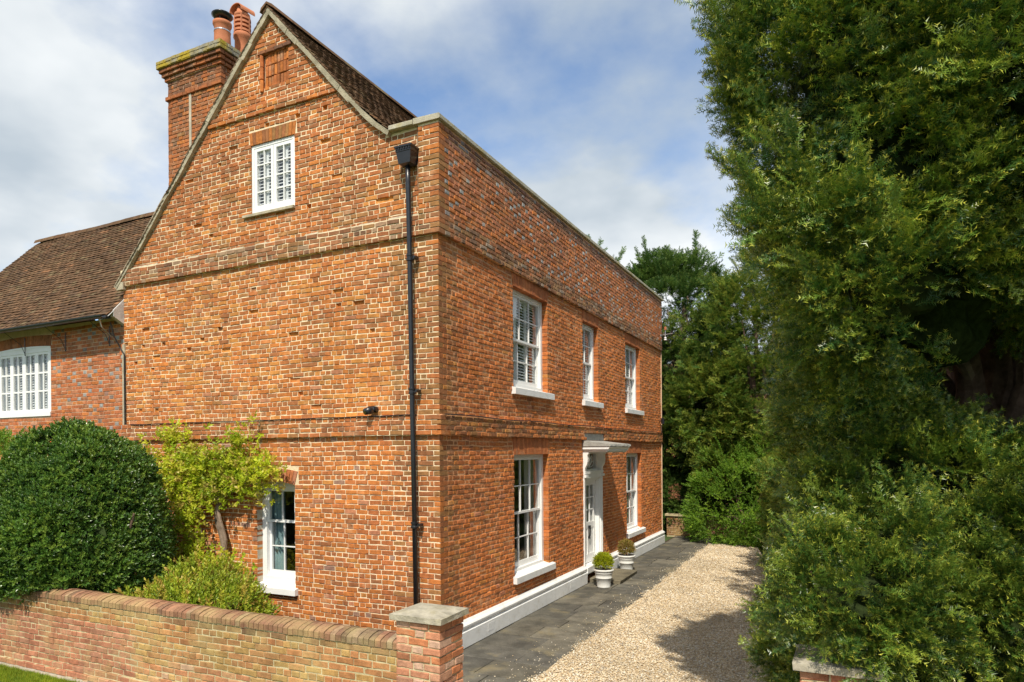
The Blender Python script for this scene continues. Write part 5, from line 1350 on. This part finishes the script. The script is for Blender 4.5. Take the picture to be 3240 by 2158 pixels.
pts_ = [P]; ds = [D]; xs_ = [X]
# feathery leading shoots that break the outline
YRG = random.Random(17)
sel = [i for i in range(len(Cn)) if Nn[i][2] > -.35]; YRG.shuffle(sel); sel.sort(key=lambda i: 0 if (Nn[i][0] < -.25 and Cn[i][0] < 5.7) else 1)
for i in sel[:900]:
    c = Cn[i]; nn = Nn[i]; L_ = YRG.uniform(.28, .75)
    d0 = Vector(tuple(nn*.55))+Vector((YRG.uniform(-.25, .25), YRG.uniform(-.25, .25), YRG.uniform(.5, 1.0))); d0.normalize()
    m = int(L_/.05)
    for q in range(m):
        t = q/m; p = Vector(tuple(c))+d0*(L_*t)+Vector((0, 0, -.10*t*t*L_)); side = Vector((YRG.uniform(-1, 1), YRG.uniform(-1, 1), YRG.uniform(-.3, .6))).normalized()
        dd = d0*.8+side*.55*(1-t*.6)
        pts_.append(np.array([tuple(p)])); ds.append(np.array([tuple(dd)])); xs_.append(np.array([[YRG.uniform(-.5, .5), YRG.uniform(-.5, .5), 1.]]))
rim = [i for i in sel if Nn[i][0] < -.1 and Cn[i][1] < -1.2 and Cn[i][2] > 4.2][:110]      # long upswept leaders on the open side
for i in rim:
    c = Vector(tuple(Cn[i])); L_ = YRG.uniform(.4, .85)
    d0 = Vector((-.42+YRG.uniform(-.25, .25), -.15+YRG.uniform(-.2, .2), YRG.uniform(.55, 1.0))).normalized()
    m = int(L_/.035)
    for q in range(m):
        t = q/m; p = c+d0*(L_*t)+Vector((-.12*t*t*L_, 0, 0)); side = Vector((YRG.uniform(-1, 1), YRG.uniform(-1, 1), YRG.uniform(-.2, .4))).normalized()
        pts_.append(np.array([tuple(p+side*.02)])); ds.append(np.array([tuple(d0*.75+side*.75*(1-t*.75))])); xs_.append(np.array([[YRG.uniform(-.6, .6), YRG.uniform(-.6, .6), 1.]]))
P = np.concatenate(pts_); D = np.concatenate(ds); X = np.concatenate(xs_)
sxx = P[:, 0]-.248*P[:, 2]; syy = P[:, 1]+.749*P[:, 2]      # crown shaped for its ground shadow: sprigs shading the open drive are dropped
k = ~((syy > 3.7+rs.normal(0, .35, len(P))) & (sxx < 3.8)) & (sxx > 2.45+rs.normal(0, .2, len(P))); P, D, X = P[k], D[k], X[k]
ins = [(b[0], b[1], b[2], b[3]*.74, b[4]*.74, b[5]*.74) for b in ybl]
Ci, Ni = facing(*blob_surface(ins, 1500, rs, .9, 3.4, .2, 9), rs, .1)
q_ = (Ci[:, 2] > 4.3) | (Ci[:, 0] < 5.75); Pi, Di, Xi = clumps(Ci[q_], Ni[q_], 11, .26, rs, .2, .8)
P = np.concatenate([P, Pi]); D = np.concatenate([D, Di]); X = np.concatenate([X, Xi])
scatter('crown', P, D, X, rs.uniform(.65, 1.25, len(P)), PC['yew'], yt, None, rs)
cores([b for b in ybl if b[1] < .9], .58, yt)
tk = MB()
for a in range(7):
    t = a*2*PI/7; trunk(tk, [(6.8+.42*math.cos(t), .6+.42*math.sin(t), -.05), (6.8+.30*math.cos(t), .6+.30*math.sin(t), 1.6), (6.8+.36*math.cos(t+.3), .6+.36*math.sin(t+.3), 2.9), (6.8+.75*math.cos(t+.4), .6+.75*math.sin(t+.4), 4.3), (6.8+1.3*math.cos(t+.5), .6+1.2*math.sin(t+.5), 6.2)], .24, .07, 11, gnarl=.16)
trunk(tk, [(6.8, .6, -.05), (6.8, .6, 3), (6.7, .5, 6), (6.6, .3, 9)], .42, .08, 14, gnarl=.15)
tk.build('trunk', M['bark'], yt)
lm_ = MB()
for p in ([(5.95, .2, .0), (5.92, .15, 2.3), (6.05, .05, 2.75), (6.12, 0, 3.1), (5.95, -.1, 3.7), (5.8, -.4, 4.6)], [(5.93, .2, .0), (5.9, .15, 2.3), (5.82, .1, 2.9), (5.7, .0, 3.6), (5.6, -.3, 4.4)], [(6.02, .1, 2.7), (6.0, .1, 3.2), (5.9, 0, 3.9)], [(6.6, .3, 3.4), (6.0, -.3, 4.3), (5.3, -1.0, 5.3)], [(6.6, .2, 4.6), (6.2, -.7, 5.5), (5.6, -1.3, 6.6)], [(6.7, .2, 4.2), (7.0, -.7, 5.0), (7.2, -1.6, 5.4)], [(6.6, .2, 6.5), (6.0, -.6, 7.5), (5.6, -1.2, 8.4)]):
    trunk(lm_, p, .075, .03, 8, gnarl=.10)
lm_.build('limbs', M['bark_pale'], yt)

# trees beyond the drive
def tree(name, label, base, blobs, ncl, per, rad, coll, seed, zmin, tr, kindm='bark', plumes=0, group='trees beyond the house', scl=(.8, 1.3)):
    r = np.random.RandomState(seed); rg = random.Random(seed)
    t = thing(name, label, 'tree', base, group)
    C_, N_ = blob_surface(blobs, ncl, r, .82, zmin, .25, seed)
    P, D, X = clumps(C_, N_, per, rad, r, .3, .55)
    ex = []
    if plumes:
        idx = [i for i in range(len(C_)) if N_[i][2] > .1]; rg.shuffle(idx)
        for i in idx[:plumes]:
            d0 = Vector(tuple(N_[i]*.5))+Vector((rg.uniform(-.3, .3), rg.uniform(-.3, .3), .7)); d0.normalize(); L_ = rg.uniform(.4, 1.2)
            for q in range(int(L_/.09)):
                p = Vector(tuple(C_[i]))+d0*q*.09; s = Vector((rg.uniform(-1, 1), rg.uniform(-1, 1), 0))
                ex.append((tuple(p), tuple(d0+s*.6*(1-q*.09/L_)), (0, 0, 1)))
        P = np.concatenate([P, [e[0] for e in ex]]); D = np.concatenate([D, [e[1] for e in ex]]); X = np.concatenate([X, np.array([e[2] for e in ex])+r.normal(0, .3, (len(ex), 3))])
    scatter('crown', P, D, X, r.uniform(*scl, len(P)), coll, t, None, r)
    tk = MB(); h = max(b[2] for b in blobs)
    trunk(tk, [base, (base[0]+.1, base[1], h*.35), (base[0]-.15, base[1]+.1, h*.7), (base[0], base[1], h)], tr, tr*.25, 9, gnarl=.2)
    for b in blobs:
        trunk(tk, [(base[0], base[1], max(.6, b[2]*.55)), ((base[0]+b[0])/2, (base[1]+b[1])/2, b[2]*.85), (b[0], b[1], b[2]+b[5]*.4)], tr*.4, tr*.08, 7, gnarl=.2)
    tk.build('trunk', M[kindm], t)
    return t
tree('conifer_tree', 'dark conifer rising behind the far end of the house', (-.2, 17.6, 0), [(-.7, 17.5, 7.4, 2.0, 1.5, 2.3), (.4, 17.2, 5.6, 1.5, 1.4, 1.5), (-1.4, 18, 8.4, 1.2, 1.2, 1.5), (.7, 17.4, 3.6, 1.5, 1.3, 1.2), (0.0, 17.6, 8.6, .9, .9, 1.2), (-2.4, 18.2, 6.5, 1.5, 1.5, 2)], 620, 17, .42, PC['conifer'], 3, 1.6, .22, 'bark_pale', 40)
tree('yew_tree', 'feathery mid green yew beyond the end of the drive', (2.6, 16.2, 0), [(2.2, 15.8, 6.6, 1.6, 1.4, 2.1), (3.4, 16.4, 7.4, 1.7, 1.5, 2.0), (1.6, 15.5, 4.4, 1.3, 1.2, 1.3), (2.9, 15.4, 4.6, 1.6, 1.3, 1.5), (4.6, 16.6, 6.2, 1.8, 1.6, 2.2), (2.2, 15.2, 3.0, 1.4, 1.0, 1.0), (4.4, 15.6, 3.6, 1.6, 1.4, 1.6)], 820, 17, .40, PC['yew_far'], 5, 1.4, .2, 'bark', 110)
tree('conifer_tree', 'thin conifer tip showing above the parapet', (-4.6, 19.5, 0), [(-4.6, 19.5, 9.3, .5, .5, 2.2), (-4.0, 19.6, 9.0, .45, .45, 1.9), (-4.7, 19.5, 6.5, 1.5, 1.5, 2)], 150, 12, .24, PC['conifer'], 8, 3, .15, 'bark', 30)
tree('yew_tree', 'dense yew beside the drive behind the near hedge', (5.6, 6.6, 0), [(5.7, 6.4, 3.2, 1.25, 1.4, 1.7), (6.6, 7.2, 4.2, 1.6, 1.6, 1.8), (5.6, 8.2, 2.0, 1.2, 1.4, 1.8), (5.6, 5.0, 1.5, .9, 1.1, 1.5), (4.9, 10.2, 1.6, 1.1, 1.5, 1.6)], 620, 17, .34, PC['yew_far'], 11, .1, .16, 'bark', 30)
tree('yew_tree', 'dark yew deep in shade behind the old trunk', (8.6, 9.5, 0), [(8.2, 9.0, 2.2, 1.8, 1.5, 2.2), (10.6, 9.5, 2.0, 1.7, 1.5, 2.0), (8.6, 10, 6, 2.2, 2, 2.3), (12.6, 10, 2.4, 1.7, 1.6, 2.3)], 420, 15, .45, PC['yew_far'], 13, .1, .2)
tree('laurel_bush', 'dark laurel thicket behind the low wall at the path end', (.6, 17.4, 0), [(-.6, 17.6, 1.3, 1.2, .9, 1.4), (.8, 17.2, 1.2, 1.1, .9, 1.35), (2.2, 17.4, 1.4, 1.2, .9, 1.5), (3.8, 17.6, 1.5, 1.3, 1.0, 1.6), (-.2, 17.9, 3.0, 1.2, .9, 1.2), (.9, 16.6, 2.6, 1.0, .8, .9), (5.4, 17.6, 1.6, 1.3, 1.0, 1.6), (.1, 16.4, 1.4, .9, .6, 1.5), (1.2, 16.3, 1.2, .9, .6, 1.3), (-.4, 16.6, 3.2, .9, .7, 1.2)], 760, 16, .34, PC['conifer'], 23, .05, .07)
tree('bay_shrub', 'fresh green arching shrub at the end of the gravel', (2.4, 14.2, 0), [(2.2, 14.0, 1.3, 1.15, .85, 1.35), (3.2, 14.2, 1.6, 1.1, .9, 1.5), (1.5, 14.3, 1.0, .7, .6, 1.1), (2.8, 13.7, .8, .9, .55, .8)], 420, 16, .22, PC['lime'], 15, .08, .06, 'bark', 30, None, (.9, 1.5))
# garden wall beyond the path end, and a far brick building half hidden by the trees
BW = random.Random(4)
lw = thing('boundary_wall', 'low old brick wall at the end of the paved path', 'garden wall', (1.2, 15.3, 0))
LF = Fr((0, 15.25, 0), (1, 0, 0), (0, 0, 1), (0, -1, 0))
emit(lay(LF, 0, 9, lambda v, k: (-.3, 2.6), [], 'stretcher', lambda u, v, h, r: pickc(r, [(2, BR), (2, (.34, .17, .11)), (1, OL)]), lambda u, v: 0., BW), lw, 'wall_bricks', M['brick_old'], 120)
MB().box(-.3, 15.26, -.05, 2.6, 15.5, 9*CH).box(-.35, 15.2, 9*CH, 2.65, 15.55, 9*CH+.07).build('wall_mortar', M['mortar_wall'], lw)
fb2 = thing('far_building', 'red brick building glimpsed through the trees behind the drive', 'building', (4, 30, 0))
FBF = Fr((0, 30, 0), (1, 0, 0), (0, 0, 1), (0, -1, 0))
MB().box(-6, 30, 0, 16, 36, 5.2).build('wall', M['brick'], fb2).data.attributes['tone'].data.foreach_set('color', np.tile(np.array([.40, .16, .09, 1], dtype=np.float32), 6))
MB().prism([(29.6, 5.2), (36.4, 5.2), (33, 8.2)], -6.3, 16.3, lambda p, q, t: (t, p, q), (.2, .11, .07)).build('roof', M['tile'], fb2)
for x in (8, 11, 14):
    for z in (1, 3.4):
        w1 = MB().fbox(FBF, x, x+1.1, z, z+1.3, -.05, .03).build('window', M['white'], fb2)
        MB().fbox(FBF, x+.1, x+1.0, z+.1, z+1.2, .031, .034).build('pane', M['glass'], w1)
